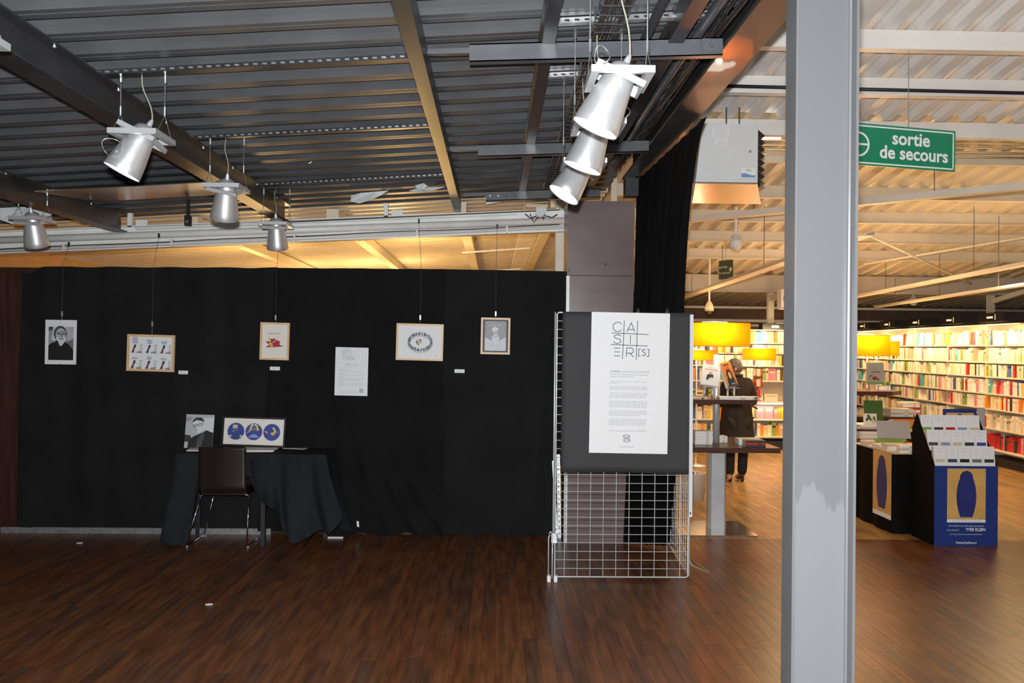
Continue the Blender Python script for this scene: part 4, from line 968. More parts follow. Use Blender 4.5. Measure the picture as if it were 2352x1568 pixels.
# hinged feet
MB().tube([(xL-.035,GY-.01,.33),(xL-.045,GY-.01,.31),(xL-.045,GY-.01,.02)], .005, 6).tube([(xL-.018,GY-.01,.33),(xL-.018,GY-.01,.02)], .005, 6).tube([(xL-.045,GY-.01,.335),(xL-.032,GY-.01,.35),(xL-.018,GY-.01,.335)], .005, 6).build('foot_loop', 'wire_white', gs, True)
MB().rbox(xL-.028, xL+.018, GY-.014, GY-.008, .27, .34, .008).build('hinge_plate', 'galva', gs)
for s in (-.042, .005): MB().rbox(xL+s-.012, xL+s+.014, GY-.03, GY+.01, .0, .042, .005).build('foot_cap', 'paper', gs)
MB().tube([(1.40,6.45,.30),(1.50,6.20,.02),(1.585,6.05,.012),(1.40,6.5,.11)], .0045, 6).build('foot_loop', 'wire_white', gs, True)
# black backing paper, poster, clips
zb, ztp = P(1440,1085,GY).z, 1.905
bx0, bx1 = P(1290,900,GY).x, P(1589,900,GY).x
def bk(u, v):
    z = zb+(ztp-zb)*v+.006*math.sin(u*5)*(1-v)
    return (bx0+(bx1-bx0)*u-.004*(1-v), GY-.022-.005*math.sin(u*7+v*2)*(1-v)-.002*math.sin(v*11+u*4), z)
o = MB().grid(24, 24, bk).build('backing_paper', 'black_paper', None, True); tag(o, 'creased black paper sheet clipped on the wire grid behind the poster', 'paper'); md = o.modifiers.new('sheet', 'SOLIDIFY'); md.thickness = .001
X, Z, w, h = pic_box(1354, 719, 1537, 1040, GY-.03)
r = thing('poster', 'tall white poster with hand-drawn grid lettering clipped to the black paper', 'poster', (X, GY-.03, Z-h/2)); M = facing(X, GY-.034, Z, roll=-.010)
MB().box(-w/2, w/2, -h/2, h/2, 0, .0015, M=M).build('sheet', 'paper', r)
k = w/.804*.001*w/w   # poster drawn in units of its zoomed picture: 804 wide, 1400 high
U = w/804.0
ux = lambda a: (a-458)*U; V = h/1404.0; uy = lambda b: (778-b)*V
casier(M, ux(455), uy(348), 390*U, .0022, 6.5*U, 'ink', r)
mb = MB(); zz = .0022
mb.text('CHARLIE', 33*U, ux(258), uy(676), M, zz, bold=.020, sx=.78)
ml = MB(); ml.text('AURA DE LA COMPAGNIE', 31*U, ux(371), uy(677), M, zz, sx=.80)
ml.rect(ux(258), uy(698), ux(645), uy(694), M, zz); ml.rect(ux(256), uy(1259), ux(642), uy(1255), M, zz)
mt = MB()
words(ux(258), ux(500), uy(720), 7*U, zz, mt, M, 0, 14*U, 55*U, U*1000*.001)
for (y0_, n, last) in ((766,2,345),(815,3,640),(879,4,620),(961,5,640),(1058,4,560),(1140,5,620)):
    for q in range(n): words(ux(252), ux(642 if q < n-1 else last), uy(y0_+14.5*q+4), 7.5*U, zz, mt, M, 8*U if q == 0 else 0, 14*U, 55*U, 1.0)
words(ux(560), ux(636), uy(1243), 7*U, zz, mt, M, 0, 20*U, 36*U)
mb.text('www.brestenbulle.fr', 20*U, ux(440), uy(1420), M, zz, bold=.012, align='CENTER', sx=.9)
mb.build('heading', 'ink_grey', r); ml.build('heading_light', 'ink_grey', r); mt.build('text_lines', 'ink_light', r)['kind'] = 'stuff'
bubble_logo(M, ux(440), uy(1332), 92*U, zz, r)
for px in (1369, 1429, 1465, 1532):
    c0 = P(px, 717, GY-.02); r = thing('binder_clip', 'small black binder clip on the poster top, '+{1369:'first from the folded left grid panel',1429:'above the letter C',1465:'above the letter A',1532:'at the corner by the drape'}[px], 'clip', (c0.x, c0.y, c0.z-.02), 'binder clips along the poster top')
    MB().prism([(-.012,-.014),(.012,-.014),(.010,.006),(-.010,.006)], -.016, .010, facing(c0.x, c0.y, c0.z)).build('clip_body', 'black_plastic', r)
    MB().tube([(c0.x-.007,c0.y-.005,c0.z+.004),(c0.x-.005,c0.y-.005,c0.z+.024),(c0.x+.005,c0.y-.005,c0.z+.024),(c0.x+.007,c0.y-.005,c0.z+.004)], .0013, 4).build('clip_handle', 'galva', r)
# loose shelving uprights around the stand
def upright(label, a, b, w, matn='alu_frame', slots=True):
    r = thing('shelf_upright', label, 'upright', tuple(Vector((a[0],a[1],min(a[2],b[2])))))
    a = Vector(a); b = Vector(b)
    MB().beam(a, b, w, .02, up=Vector((0,1,0))).build('strip', matn, r)
    if slots:
        mb = MB(); d = (b-a); L = d.length; d.normalize(); n = int(L/.05)
        for q in range(n): mb.beam(a+d*(.03+q*.05)+Vector((0,-.0106,0)), a+d*(.055+q*.05)+Vector((0,-.0106,0)), .006, .001, up=Vector((0,1,0)))
        mb.build('slot_row', 'black_plastic', r)['kind'] = 'stuff'
    return r
a, b = P(1587,1188,5.80), P(1590,722,5.80)
r = upright('grey metal upright with a hole hooked on the outer edge of the wire grid', (a.x,5.822,a.z), (b.x,5.822,b.z), .024, 'heater_white', False)
MB().lathe([(0,.002),(.006,.002),(.006,0)], 12, M=facing(a.x-.001, 5.811, a.z+.028)).build('hole', 'black_plastic', r)
upright('slotted pale metal upright leaning at the end of the black wall', (.575,7.16,.0), (.560,7.20,.72), .028)
upright('second slotted metal upright behind the folded wire grid at the pillar corner', (.545,7.08,.0), (.52,7.22,.66), .02)
tag(MB().beam((.585,7.215,.0), (.578,7.215,.62), .02, .02, up=Vector((0,1,0))).build('wood_batten', 'oak'), 'thin pale wooden batten standing between the black cloth and the pillar', 'batten')

# ================================================================== SIDE DRAPE
def drape(u, v):
    T0, T1 = Vector((1.185, 6.985, 3.07)), Vector((1.275, 5.02, 3.075))
    B0, B1 = Vector((1.09, 6.93, .02)), Vector((1.475, 6.78, .03))
    u2 = u; t = T0.lerp(T1, u2); b = B0.lerp(B1, u2)
    w = v**.6*.95+.05*v
    p = t.lerp(b, w); p.x = t.x+(b.x-t.x)*w*w
    p.z = t.z+(b.z-t.z)*v
    amp = (.006+.034*min(1,v*2.5))*.95
    n = Vector((1, -.25, 0)).normalized() if v < .4 else Vector((.4, -1, 0)).normalized()
    f = math.sin(u*58)*amp + .3*amp*math.sin(u*95+1)
    return tuple(p+n*f*.8)
tag(MB().grid(140, 50, lambda u, v: drape(u, 1-v)).build('stage_drape', 'velvet', None, True), 'heavy black pleated drape tied back against the brown pillar', 'curtain')

# ================================================================== AIR HEATER, SIGNS, HANGING LAMPS
HY = 6.6
q = [P(1597,420,HY), P(1740,416,HY), P(1741,282,HY), P(1612,286,HY)]
r = thing('air_heater', 'white unit heater with dark louvres hung beside the black drape', 'heater', ((q[0].x+q[1].x)/2, HY+.3, q[0].z))
zb_, zt_ = (q[0].z+q[1].z)/2, (q[2].z+q[3].z)/2
x0, x1 = q[0].x, q[1].x; dep = .62
bk0, bk1 = P(1590,461,HY+dep+.08), P(1748,459,HY+dep+.08)
vv = [(x0,HY,zb_),(x1,HY,zb_),(x1+.02,HY+dep,zb_),(x0+.02,HY+dep,zb_),(x0+.05,HY,zt_),(x1,HY,zt_),(x1+.02,HY+dep,zt_),(x0+.07,HY+dep,zt_)]
MB().add(vv, [(0,3,2,1),(4,5,6,7),(0,1,5,4),(1,2,6,5),(2,3,7,6),(3,0,4,7)]).build('casing', 'heater_white', r)
MB().add([(x0+.003,HY-.012,zb_+.02),(x1-.005,HY-.012,zb_+.02),(x1-.005,HY-.012,zt_-.008),(x0+.05,HY-.012,zt_-.008),(x0+.003,HY,zb_+.02),(x1-.005,HY,zb_+.02),(x1-.005,HY,zt_-.008),(x0+.05,HY,zt_-.008)],
   [(0,1,2,3),(7,6,5,4),(0,4,5,1),(1,5,6,2),(2,6,7,3),(3,7,4,0)]).build('door', 'heater_white', r)
bz = zb_-.0
MB().add([(x0,HY,bz),(x1,HY,bz),(bk1.x,HY+dep+.08,bz-.02),(bk0.x,HY+dep+.08,bz-.02),(x0,HY,bz-.015),(x1,HY,bz-.015),(bk1.x,HY+dep+.08,bz-.05),(bk0.x,HY+dep+.08,bz-.05)],
   [(3,2,1,0),(4,5,6,7),(0,1,5,4),(1,2,6,5),(2,3,7,6),(3,0,4,7)]).build('bottom_plate', 'heater_metal', r)
for k in range(8):
    z0 = zb_+.01+k*.055
    MB().add([(x1+.005,HY+.04,z0+.045),(x1+.02,HY+dep-.02,z0+.045),(x1+.085,HY+dep-.02,z0-.01),(x1+.07,HY+.04,z0-.01),(x1+.005,HY+.04,z0+.050),(x1+.02,HY+dep-.02,z0+.050),(x1+.085,HY+dep-.02,z0-.005),(x1+.07,HY+.04,z0-.005)],
       [(0,3,2,1),(4,5,6,7),(0,1,5,4),(1,2,6,5),(2,3,7,6),(3,0,4,7)]).build('louvre', 'louver', r)
MB().lathe([(.0001,.012),(.010,.012),(.014,0)], 12, M=facing(P(1722,349,HY).x, HY-.012, P(1722,349,HY).z)).build('lock', 'galva', r)
for (a, b_, c, d) in ((1636,289,1675,315), (1641,317,1670,332)):
    A, B = P(a,d,HY-.013), P(c,b_,HY-.013); MB().box(A.x,B.x,HY-.0135,HY-.012,A.z,B.z).build('sticker', 'paper', r)
    mb = MB(); n = 6 if a == 1636 else 3
    for k in range(n): mb.box(A.x+.015,B.x-.015,HY-.0142,HY-.0136,A.z+(B.z-A.z)*(k+.6)/(n+.4)-.002,A.z+(B.z-A.z)*(k+.6)/(n+.4)+.002)
    mb.build('text_lines', 'ink_light', r)['kind'] = 'stuff'
A, B = P(1703,407,HY-.013), P(1735,386,HY-.013); M = facing(A.x, HY-.0125, A.z); w, h = B.x-A.x, B.z-A.z
MB().rect(0,0,w,h,M,0).build('sticker', 'white_print', r)
MB().poly([(0,0),(w,0),(w,h*.26),(w*.8,h*.22),(w*.55,h*.30),(w*.25,h*.45),(0,h*.42)], M, .0006).build('wave_print', mat('p_wave',(.18,.30,.58),.5), r)
MB().rect(w*.28,h*.78,w*.62,h*.84,M,.0006).rect(w*.42,h*.66,w*.74,h*.70,M,.0006).build('sticker_lettering', 'ink_blue', r)['kind'] = 'stuff'
for px in (1672, 1702):
    t0 = P(px, 290, HY+.2); MB().tube([(t0.x,HY+.25,zt_), (t0.x,HY+.25,zr(HY+.25)-.02)], .006, 6).build('hanger_rod', 'conduit', r)
# exit sign
EY = 5.5
a, b_ = P(2194,347,EY+.22), None
ang = R(11.5)
wS, hS = .96, .285
cR = Vector((P(2194,347,EY+.2).x, EY+.2, P(2194,347,EY+.2).z))
cC = cR-Vector((math.cos(ang),math.sin(ang),0))*(wS/2)
r = thing('exit_sign', 'green hanging sign with white letters reading sortie de secours', 'exit sign', (cC.x, cC.y, cC.z-hS/2))
M = facing(cC.x, cC.y, cC.z, ang, 0, -.006)
MB().box(-wS/2, wS/2, -hS/2, hS/2, -.008, 0, M=M).build('panel', 'exit_green', r)
mb = MB(); e, t_ = .012, .010
for (xa,ya,xb,yb) in ((-wS/2+e,hS/2-e-t_,wS/2-e,hS/2-e),(-wS/2+e,-hS/2+e,wS/2-e,-hS/2+e+t_),(-wS/2+e,-hS/2+e,-wS/2+e+t_,hS/2-e),(wS/2-e-t_,-hS/2+e,wS/2-e,hS/2-e)): mb.rect(xa,ya,xb,yb,M,.0008)
mb.build('border_line', 'white_print', r)
mb = MB(); mb.text('sortie', .127, .125, .018, M, .001, bold=.024, align='CENTER', sx=1.0); mb.text('de secours', .124, .150, -.082, M, .001, bold=.024, align='CENTER', sx=1.0); mb.build('lettering', 'white_print', r)
mb = MB(); n = 30; rr_ = .085; cx_ = -.285
for k in range(n):
    a0, a1 = 2*PI*k/n, 2*PI*(k+1)/n
    mb.poly([(cx_+rr_*math.cos(a0),rr_*math.sin(a0)),(cx_+rr_*math.cos(a1),rr_*math.sin(a1)),(cx_+(rr_-.014)*math.cos(a1),(rr_-.014)*math.sin(a1)),(cx_+(rr_-.014)*math.cos(a0),(rr_-.014)*math.sin(a0))], M, .001)
mb.rect(cx_-.06, -.007, cx_+.073, .007, M, .001); mb.build('circle_emblem', 'white_print', r)
for s in (-.36, .10):
    c0 = M @ Vector((s, hS/2, 0)); MB().tube([c0, (c0.x, c0.y, zr(c0.y)-.02)], .0025, 4).build('hanging_cord', 'cord', r)
# small dark sign further back
SY = 11.0
c0 = P(1667,619,SY)
r = thing('hanging_sign', 'small dark green sign seen edge-turned under the far shop roof', 'sign', (c0.x, SY, c0.z-.13)); M = facing(c0.x, SY, c0.z, R(-50))
MB().box(-.11,.11,-.125,.125,-.006,0,M=M).build('panel', 'sign_dark', r); mb = MB(); mb.text('sortie', .055, -.04, .02, M, .001, align='CENTER', bold=.02); mb.text('de secours', .042, -.02, -.055, M, .001, align='CENTER', bold=.02); mb.disc(.075,.0,.022,.03,M,.001); mb.build('lettering', 'back_cream', r)
MB().tube([(c0.x,SY,c0.z+.12),(c0.x,SY,zr(SY)+.05)], .003, 4).build('hanging_cord', 'cord', r)
# pendants
def pendant(label, px, py, Y, glob=True):
    c0 = P(px, py, Y); zt2 = zr(Y)+.098 if Y < 13.2 else 2.99-.0686*(Y-13.3)+.001
    r = thing('pendant_lamp', label, 'pendant lamp', (c0.x, Y, c0.z-.1)); T = Matrix.Translation((c0.x, Y, c0.z))
    MB().tube([(c0.x,Y,c0.z+.06),(c0.x,Y,zt2)], .014, 8).build('stem', 'white_pipe', r)
    if glob:
        MB().lathe([(.03,.075),(.045,.07),(.055,.035),(.13,.012),(.135,.005),(.06,.02)], 20, M=T).build('shade', 'white_pipe', r, True)
        MB().lathe([(.058,.012),(.070,-.02),(.066,-.05),(.045,-.08),(.02,-.092),(.0001,-.095)], 18, M=T).build('globe', 'heater_white', r, True)
    else:
        MB().lathe([(.018,.10),(.03,.085),(.055,.04),(.066,0),(.068,-.05),(.062,-.055)], 18, M=T).build('shade', 'shelf_cream', r, True)
        MB().lathe([(.034,-.055),(.036,-.08),(.02,-.10),(.0001,-.105)], 14, M=T).build('speaker_tip', 'louver', r, True)
pendant('white pendant lamp with a globe hanging below the unit heater', 1690, 555, 9.0)
pendant('cream bell-shaped pendant above the big orange lamp shade', 1629, 706, 12.4, False)
pendant('white pendant lamp beyond the cable channel in front of the dark wall', 2098, 690, 14.5)
# tube light beside the heater
c0, c1 = P(1748,309,7.3), P(1795,312,7.3)
r = thing('tube_light', 'glowing strip light hung beyond the unit heater', 'strip light', ((c0.x+c1.x)/2, 7.3, c0.z))
MB().box(c0.x-.1,c1.x+.06,7.28,7.36,c0.z+.035,c0.z+.06).build('fitting', 'white_pipe', r)
MB().tube([(c0.x-.1,7.32,c0.z),(c1.x,7.32,c0.z)], .030, 10).build('tube', 'tube_glow', r, True)
MB().tube([(c0.x,7.32,c0.z+.05),(c0.x,7.32,zr(7.32)+.09)], .004, 4).build('hanger_rod', 'conduit', r)
# loudspeaker box on the post
c0 = P(1806,686,13.0); r = thing('box_fan', 'white box fan with a dark round grille on the cream post', 'fan', (c0.x, 13.0, c0.z-.16))
MB().box(c0.x-.10,c0.x+.22,12.95,13.14,c0.z-.14,c0.z+.15).build('box_body', 'heater_white', r)
MB().lathe([(.0001,.004),(.10,.004),(.115,.02),(.125,.0)], 22, M=facing(c0.x+.06,12.95,c0.z)).build('grille', 'louver', r, True)
MB().beam((c0.x-.1,13.05,c0.z-.16),(c0.x+.24,13.05,c0.z-.16),.1,.02).build('bracket', 'cream_steel', r)

# ================================================================== BOOKS
BCOL = {'cream': (.80,.70,.52), 'white': (.82,.80,.76), 'pale yellow': (.80,.66,.30), 'yellow': (.78,.56,.05), 'orange': (.75,.25,.03), 'red': (.50,.03,.03), 'pink': (.66,.20,.28), 'dark': (.05,.04,.04), 'green': (.22,.38,.08), 'blue': (.06,.12,.32), 'beige': (.60,.48,.34), 'teal': (.10,.42,.45)}
for n, c in BCOL.items(): mat('book_'+n, c, .5, var=.08, scale=12)
mat('pages', (.74,.66,.52), .8, var=.08, scale=60, stretch=(1,1,20))
BK = list(BCOL)
PALE = ['cream']*11+['white']*10+['pale yellow']*3+['beige']*6+['orange','red','yellow','pink','dark','green','blue','teal']
def book_mesh(col, lying=False):
    # unit book: spine towards -y, 1 wide (x), 1 deep (y 0..1), 1 high; cover boards, recessed page block and a title band
    mb = MB()
    mb.box(-.5,-.42,.0,1,0,1,0); mb.box(.42,.5,0,1,0,1,0); mb.box(-.42,.42,.0,.05,0,1,0); mb.box(-.42,.42,.05,.97,.015,.975,1)
    bc = random.choice(['book_dark','book_white','book_beige','book_'+col])
    mb.add([(-.34,-.002,.62),(.34,-.002,.62),(.34,-.002,.78),(-.34,-.002,.78)], [(0,1,2,3)], 2)
    me = bpy.data.meshes.new('book'); me.from_pydata(mb.v, [], mb.f)
    for m in ('book_'+col, 'pages', bc): me.materials.append(MAT[m])
    me.polygons.foreach_set('material_index', mb.mi); me.update(); return me
BM = {c: [book_mesh(c) for _ in range(2)] for c in BK}
NB = [0]
def book(M, w, d, h, col, label, group, stuff=None, name='book'):
    S = M @ Matrix.Diagonal((w, d, h, 1))
    if stuff is not None:
        n = len(stuff.v); stuff.v += [tuple(S @ Vector(p)) for p in ((-.5,0,0),(.5,0,0),(.5,1,0),(-.5,1,0),(-.5,0,1),(.5,0,1),(.5,1,1),(-.5,1,1))]
        stuff.f += [tuple(i+n for i in f) for f in ((4,5,6,7),(0,1,5,4),(1,2,6,5),(3,0,4,7))]; stuff.mi += [BK.index(col)]*4; return
    o = bpy.data.objects.new(name, random.choice(BM[col])); COL.objects.link(o); o.matrix_world = S; NB[0] += 1
    return tag(o, label, 'book', group)
ART = {'orange':'an'}
def shelf_row(M, x0, x1, z, hmax, lab, group, stuff=None, cols=PALE, dmin=.12, faceout=.10, tmin=.028, tmax=.055, start=.02):
    x = x0+start
    while x < x1-.03:
        col = random.choice(cols); h = min(hmax*.93, rnd(.165,.225)); t = rnd(tmin,tmax)
        if random.random() < faceout and x < x1-.17:      # turned face out
            w = rnd(.12,.15); book(M @ Matrix.Translation((x+w/2,.03,z)) @ Matrix.Rotation(-.10,4,'X'), w, .02, h, col, f'{col} book turned face out {lab}', group, stuff); x += w+.008; continue
        if x+t > x1: break
        lean = rnd(-.03,.10) if random.random() < .35 else 0
        book(M @ Matrix.Translation((x+t/2+(h*lean if lean > 0 else 0)*.5,rnd(.0,.02),z)) @ Matrix.Rotation(-lean*.5,4,'Y'), t, rnd(dmin,dmin+.03), h, col, f'{col} book standing {lab}', group, stuff)
        x += t+.002+abs(lean)*.1
        if random.random() < .05: x += rnd(.03,.08)
# ---- long wall of bookcases on the right
dirv = Vector((.063,1,0)).normalized(); nrm = Vector((dirv.y,-dirv.x,0))
def caseM(y_near):
    X = 6.54+.063*y_near
    return Matrix(((-dirv.x, nrm.x, 0, X),(-dirv.y, nrm.y, 0, y_near),(0,0,1,0),(0,0,0,1)))   # x: towards the viewer, y: into the wall
SH = [.245,.537,.823,1.047,1.295,1.51,1.76]; LBAY = 1.2
ROWN = ['lowest','second','third','fourth','fifth','sixth','top']
stuff_right = MB()
NTH = ['first','second','third','fourth','fifth','sixth']
BAYD = ['bookcase with red spines on its lowest shelf', 'bookcase behind the blue card display', 'bookcase third from the one with red spines', 'bookcase fourth from the red spines', 'bookcase fifth from the red spines', 'bookcase sixth from the red spines, last of the long wall']
for i in range(6):
    y0 = 11.05+LBAY*(i+1); Mc = caseM(y0)       # local x from 0 (far end) to LBAY (near end)
    r = thing('bookcase', 'cream '+BAYD[i], 'bookcase', tuple(Mc @ Vector((LBAY/2,.2,0))), 'cream bookcases along the shop wall')
    MB().box(0,LBAY,.33,.35,0,2.06,M=Mc).build('back_panel', 'back_cream', r)
    for xs in (0, LBAY-.018): MB().box(xs,xs+.018,.06,.33,.0,2.06,M=Mc).build('side_panel', 'shelf_cream', r)
    MB().box(.018,LBAY-.018,.05,.33,0,.12,M=Mc).build('plinth', 'plinth', r)
    for k, z in enumerate(SH):
        d0 = -.05 if k == 0 else (.0 if k < 6 else .02)
        MB().box(.018,LBAY-.018,d0,.33,z-.022,z,M=Mc).build('shelf', 'shelf_cream', r)
        hm = (SH[k+1]-z-.03) if k < 6 else .27
        cols = ['red']*5+['pink','dark'] if (k == 0 and i == 0) else PALE
        lab = f'on the {ROWN[k]} shelf of the long shop wall'
        shelf_row(Mc, .02, LBAY-.02, z, hm, lab, 'books on the long wall bookcases', None if i < 2 else stuff_right, cols, faceout=.16 if k == 6 else .07, tmin=.030 if i < 2 else .03, tmax=.062)
    MB().add([tuple(Mc @ Vector(p)) for p in ((0,-.12,2.04),(LBAY,-.12,2.04),(LBAY,.35,2.06),(0,.35,2.06),(0,-.12,2.055),(LBAY,-.12,2.055),(LBAY,.35,2.08),(0,.35,2.08))],
       [(0,3,2,1),(4,5,6,7),(0,1,5,4),(1,2,6,5),(2,3,7,6),(3,0,4,7)]).build('canopy', 'shelf_cream', r)
    # light box on top
    b0 = Mc @ Vector((LBAY/2,-.05,2.085))
    lb = thing('shelf_light', 'black light box on top of the '+NTH[i]+' bookcase counted from the red spines', 'light box', tuple(b0), 'black light boxes on the bookcases')
    MB().box(LBAY/2-.34,LBAY/2+.34,-.20,.08,2.085,2.215,M=Mc).build('box_body', 'box_black', lb)
    MB().box(LBAY/2-.10,LBAY/2+.06,-.2025,-.2,2.135,2.160,M=Mc).build('lit_label', 'slot_glow', lb)
    MB().box(LBAY/2+.12,LBAY/2+.127,-.2025,-.2,2.11,2.19,M=Mc).build('lit_slit', 'slot_glow', lb)
    MB().box(LBAY/2-.20,LBAY/2+.20,-.15,.02,2.215,2.219,M=Mc).build('top_glow', 'slot_glow', lb)
    p = Mc @ Vector((LBAY/2,-.30,1.99)); L = lamp('shelf_downlight', 'AREA', p, 15, WARMW, .9, None, .12)
    L.matrix_world = Matrix.Translation(p) @ Matrix.Rotation(-math.atan2(.063,1),4,'Z') @ Matrix.Rotation(R(-38),4,'Y') @ Matrix.Rotation(PI/2,4,'Z')
o = stuff_right.build('book_rows', ['book_'+c for c in BK]); o['kind'] = 'stuff'; tag(o, 'rows of pale book spines on the far bookcases of the long wall', 'books')
# ---- low gondola and tall bookcase seen past the poster
KM = Matrix.Translation((3.02, 13.62, 0)); KW = 1.95
r = thing('bookcase', 'cream bookcase with bright strip light behind the person in the brown coat', 'bookcase', (4.0, 13.8, 0))
KS = [.22,.50,.80,1.14,1.39,1.60,1.77]
MB().box(0,KW,.36,.38,0,1.98,M=KM).build('back_panel', 'back_cream', r)
for xs in (0, .97, KW-.018): MB().box(xs,xs+.018,.05,.36,.0,1.98,M=KM).build('side_panel', 'shelf_cream', r)
MB().box(.02,KW-.02,.03,.36,0,.14,M=KM).build('plinth', 'plinth', r)
BRIGHT = ['pink','red','yellow','orange','teal','green','blue','white','beige','pale yellow','cream','dark']
for k, z in enumerate(KS):
    d0 = (-.04,-.02,-.06,0,0,.02,.02)[k]
    MB().box(.018,KW-.018,d0,.36,z-.022,z,M=KM).build('shelf', 'shelf_cream', r)
    hm = (KS[k+1]-z-.03) if k < 6 else .2
    stf = None if k in (0,1,3) else stuff_right
    lab = 'on the '+('lowest','second','','fourth')[k]+' shelf behind the person' if stf is None else ''
    if stf is not None and k == 4: stf2 = MB(); 
    tgt = None if stf is None else stf2 if k >= 4 else None
    if k == 2:
        shelf_row(KM, .0, .60, z, hm, 'on the third shelf behind the person', 'books on the bookcase behind the person', None, BRIGHT, faceout=.2, tmin=.04, tmax=.07); continue
    x0_ = .0
    shelf_row(KM, x0_, KW-.02, z, hm, lab, 'books on the bookcase behind the person', tgt, BRIGHT if k < 4 else PALE+['dark','red'], faceout=.45 if k == 3 else .08, tmin=.04 if k < 4 else .03, tmax=.075 if k < 4 else .05)
o = stf2.build('book_rows', ['book_'+c for c in BK]); o['kind'] = 'stuff'; tag(o, 'rows of small spines on the upper shelves behind the person', 'books')
MB().tube([(.95,-.03,.765),(KW-.05,-.03,.765)], .014, 8, M=KM).build('strip_light', 'tube_glow', r, True)
lamp('shelf_strip', 'AREA', KM @ Vector((1.45,-.05,.74)), 5, WARMW, 1.0, (0,0,0), .05)
lamp('shelf_strip', 'AREA', KM @ Vector((1.0,-.35,2.0)), 15, WARMW, 1.6, (R(38),0,0), .1)
for X in (.55, 1.62):
    lb = thing('shelf_light', 'black light box on the bookcase behind the person, '+('over the coat' if X < 1 else 'next to the cream post'), 'light box', tuple(KM @ Vector((X,.1,1.99))), 'black light boxes on the bookcases')
    MB().box(X-.22,X+.22,-.05,.15,1.99,2.09,M=KM).build('box_body', 'box_black', lb); MB().box(X-.07,X+.05,-.053,-.05,2.02,2.055,M=KM).build('lit_label', 'slot_glow', lb); MB().box(X+.02,X+.16,-.04,.1,2.09,2.094,M=KM).build('top_glow', 'slot_glow', lb)
MB().box(0,KW,-.06,.38,1.965,1.985,M=KM).build('canopy', 'shelf_cream', r)
# children's display on the third shelf
for k, (x0_, w_, h_, col, nm) in enumerate(((.90,.10,.17,'green','green picture book propped on the shelf above the strip light'),(.86,.09,.09,'orange','orange box of cards at the shelf edge above the strip light'),(.97,.09,.11,'blue','dark blue card pack in the orange tray'),(1.07,.10,.12,'pink','pink card pack beside the blue one'),(1.22,.20,.10,'white','white tray with green sprigs on the shelf above the strip light'),(1.28,.12,.22,'beige','beige books behind the white tray'),(1.45,.22,.12,'cream','cream stack at the end of the lit shelf'),(.62,.14,.22,'yellow','yellow picture books beside the red carousel'),(1.02,.16,.24,'green','tall green picture book at the back of the lit shelf'))):
    t_ = [.04,.10,.03,.03,.10,.08,.12,.06,.03][k]; y_ = [.10,-.04,.02,.02,-.03,.14,-.02,.1,.2][k]
    o = bpy.data.objects.new('picture_book', BM[col][0]); COL.objects.link(o); o.matrix_world = KM @ Matrix.Translation((x0_+w_/2, y_, .80)) @ Matrix.Diagonal((w_, t_, h_, 1)); tag(o, nm, 'book')
# red carousel
cc = P(1742, 900, 13.58); cc.y = 13.66; cr_ = thing('card_carousel', 'red revolving card stand topped by a small orange lamp', 'carousel', (cc.x, cc.y, .80))
TC = Matrix.Translation((cc.x, cc.y, 0))
MB().lathe([(.09,.801),(.09,.815),(.02,.825),(.014,.84),(.014,1.47)], 16, M=TC).build('pole', 'book_red', cr_, True)
for z in (.86,1.03,1.20):
    MB().lathe([(.02,z),(.085,z),(.095,z+.035),(.088,z+.035),(.08,z+.008)], 6, M=TC).build('tier', 'book_red', cr_)
    for a in range(6):
        an = a*PI/3+.5; Mq = Matrix.Translation((cc.x+.075*math.cos(an),cc.y+.075*math.sin(an),z+.012)) @ Matrix.Rotation(an+PI/2,4,'Z')
        MB().box(-.032,.032,-.010,.010,0,.12,M=Mq).build('card_pack', 'book_'+random.choice(['red','orange','beige','blue','beige']), cr_)

# ================================================================== TABLES WITH ORANGE LAMPS
def lamp_shade(r, X, Y, z0, z1, rx, ry, power):
    n = 28; mb = MB(); mb.lathe([(1,z0),(1,z1)], n, M=Matrix.Translation((X,Y,0)) @ Matrix.Diagonal((rx,ry,1,1))); s = mb.build('lamp_shade', 'shade_orange', r, True)
    MB().tube([(X+rx*math.cos(2*PI*k/n), Y+ry*math.sin(2*PI*k/n), z0) for k in range(n)], .003, 4, closed=True).tube([(X+rx*math.cos(2*PI*k/n), Y+ry*math.sin(2*PI*k/n), z1) for k in range(n)], .003, 4, closed=True).build('shade_rim', 'book_orange', s)
    MB().beam((X-rx,Y,z1-.03),(X+rx,Y,z1-.03),.01,.006).build('spider', 'galva', s)
    MB().lathe([(.0001,-.035),(.022,-.028),(.034,0),(.026,.03),(.012,.045),(.012,.06)], 14, M=Matrix.Translation((X,Y,z1-.075))).build('bulb', 'tube_glow', s, True)
    MB().lathe([(.0001,.018),(.6,.014),(.95,.004),(1.0,-.004)], 22, M=Matrix.Translation((X-.02,Y,z1-.002)) @ Matrix.Diagonal((rx*.56,ry*.6,1,1))).build('top_diffuser', 'tube_glow', s, True)
    lamp('table_lamp_bulb', 'POINT', (X-.03,Y-ry*.45,z1-.05), power, WARMW, .035)
TY = 7.25
tA = thing('book_table', 'two-tier dark brown book table with big orange lamp', 'table', (2.0, TY+.45, 0))
xr_ = P(1742,1235,TY).x
MB().rbox(1.30, xr_, TY, TY+.62, .0, .012, .01).build('base_plate', 'inox_plate', tA)
p0, p1 = P(1627,1100,TY+.30).x, P(1666,1100,TY+.30).x
MB().rbox(p0, p1, TY+.26, TY+.40, .012, .74, .02).build('column', 'brushed', tA)
xt = P(1793,1030,TY-.02).x
zt0 = P(1700,1040,TY-.02).z
MB().box(1.25, xt, TY-.02, TY+.86, zt0, zt0+.045).build('lower_top', 'table_brown', tA); ZL = zt0+.045
px_ = P(1645,960,TY+.36).x
MB().tube([(px_,TY+.36,ZL),(px_,TY+.36,1.6)], .032, 16).build('post', 'brushed', tA, True)
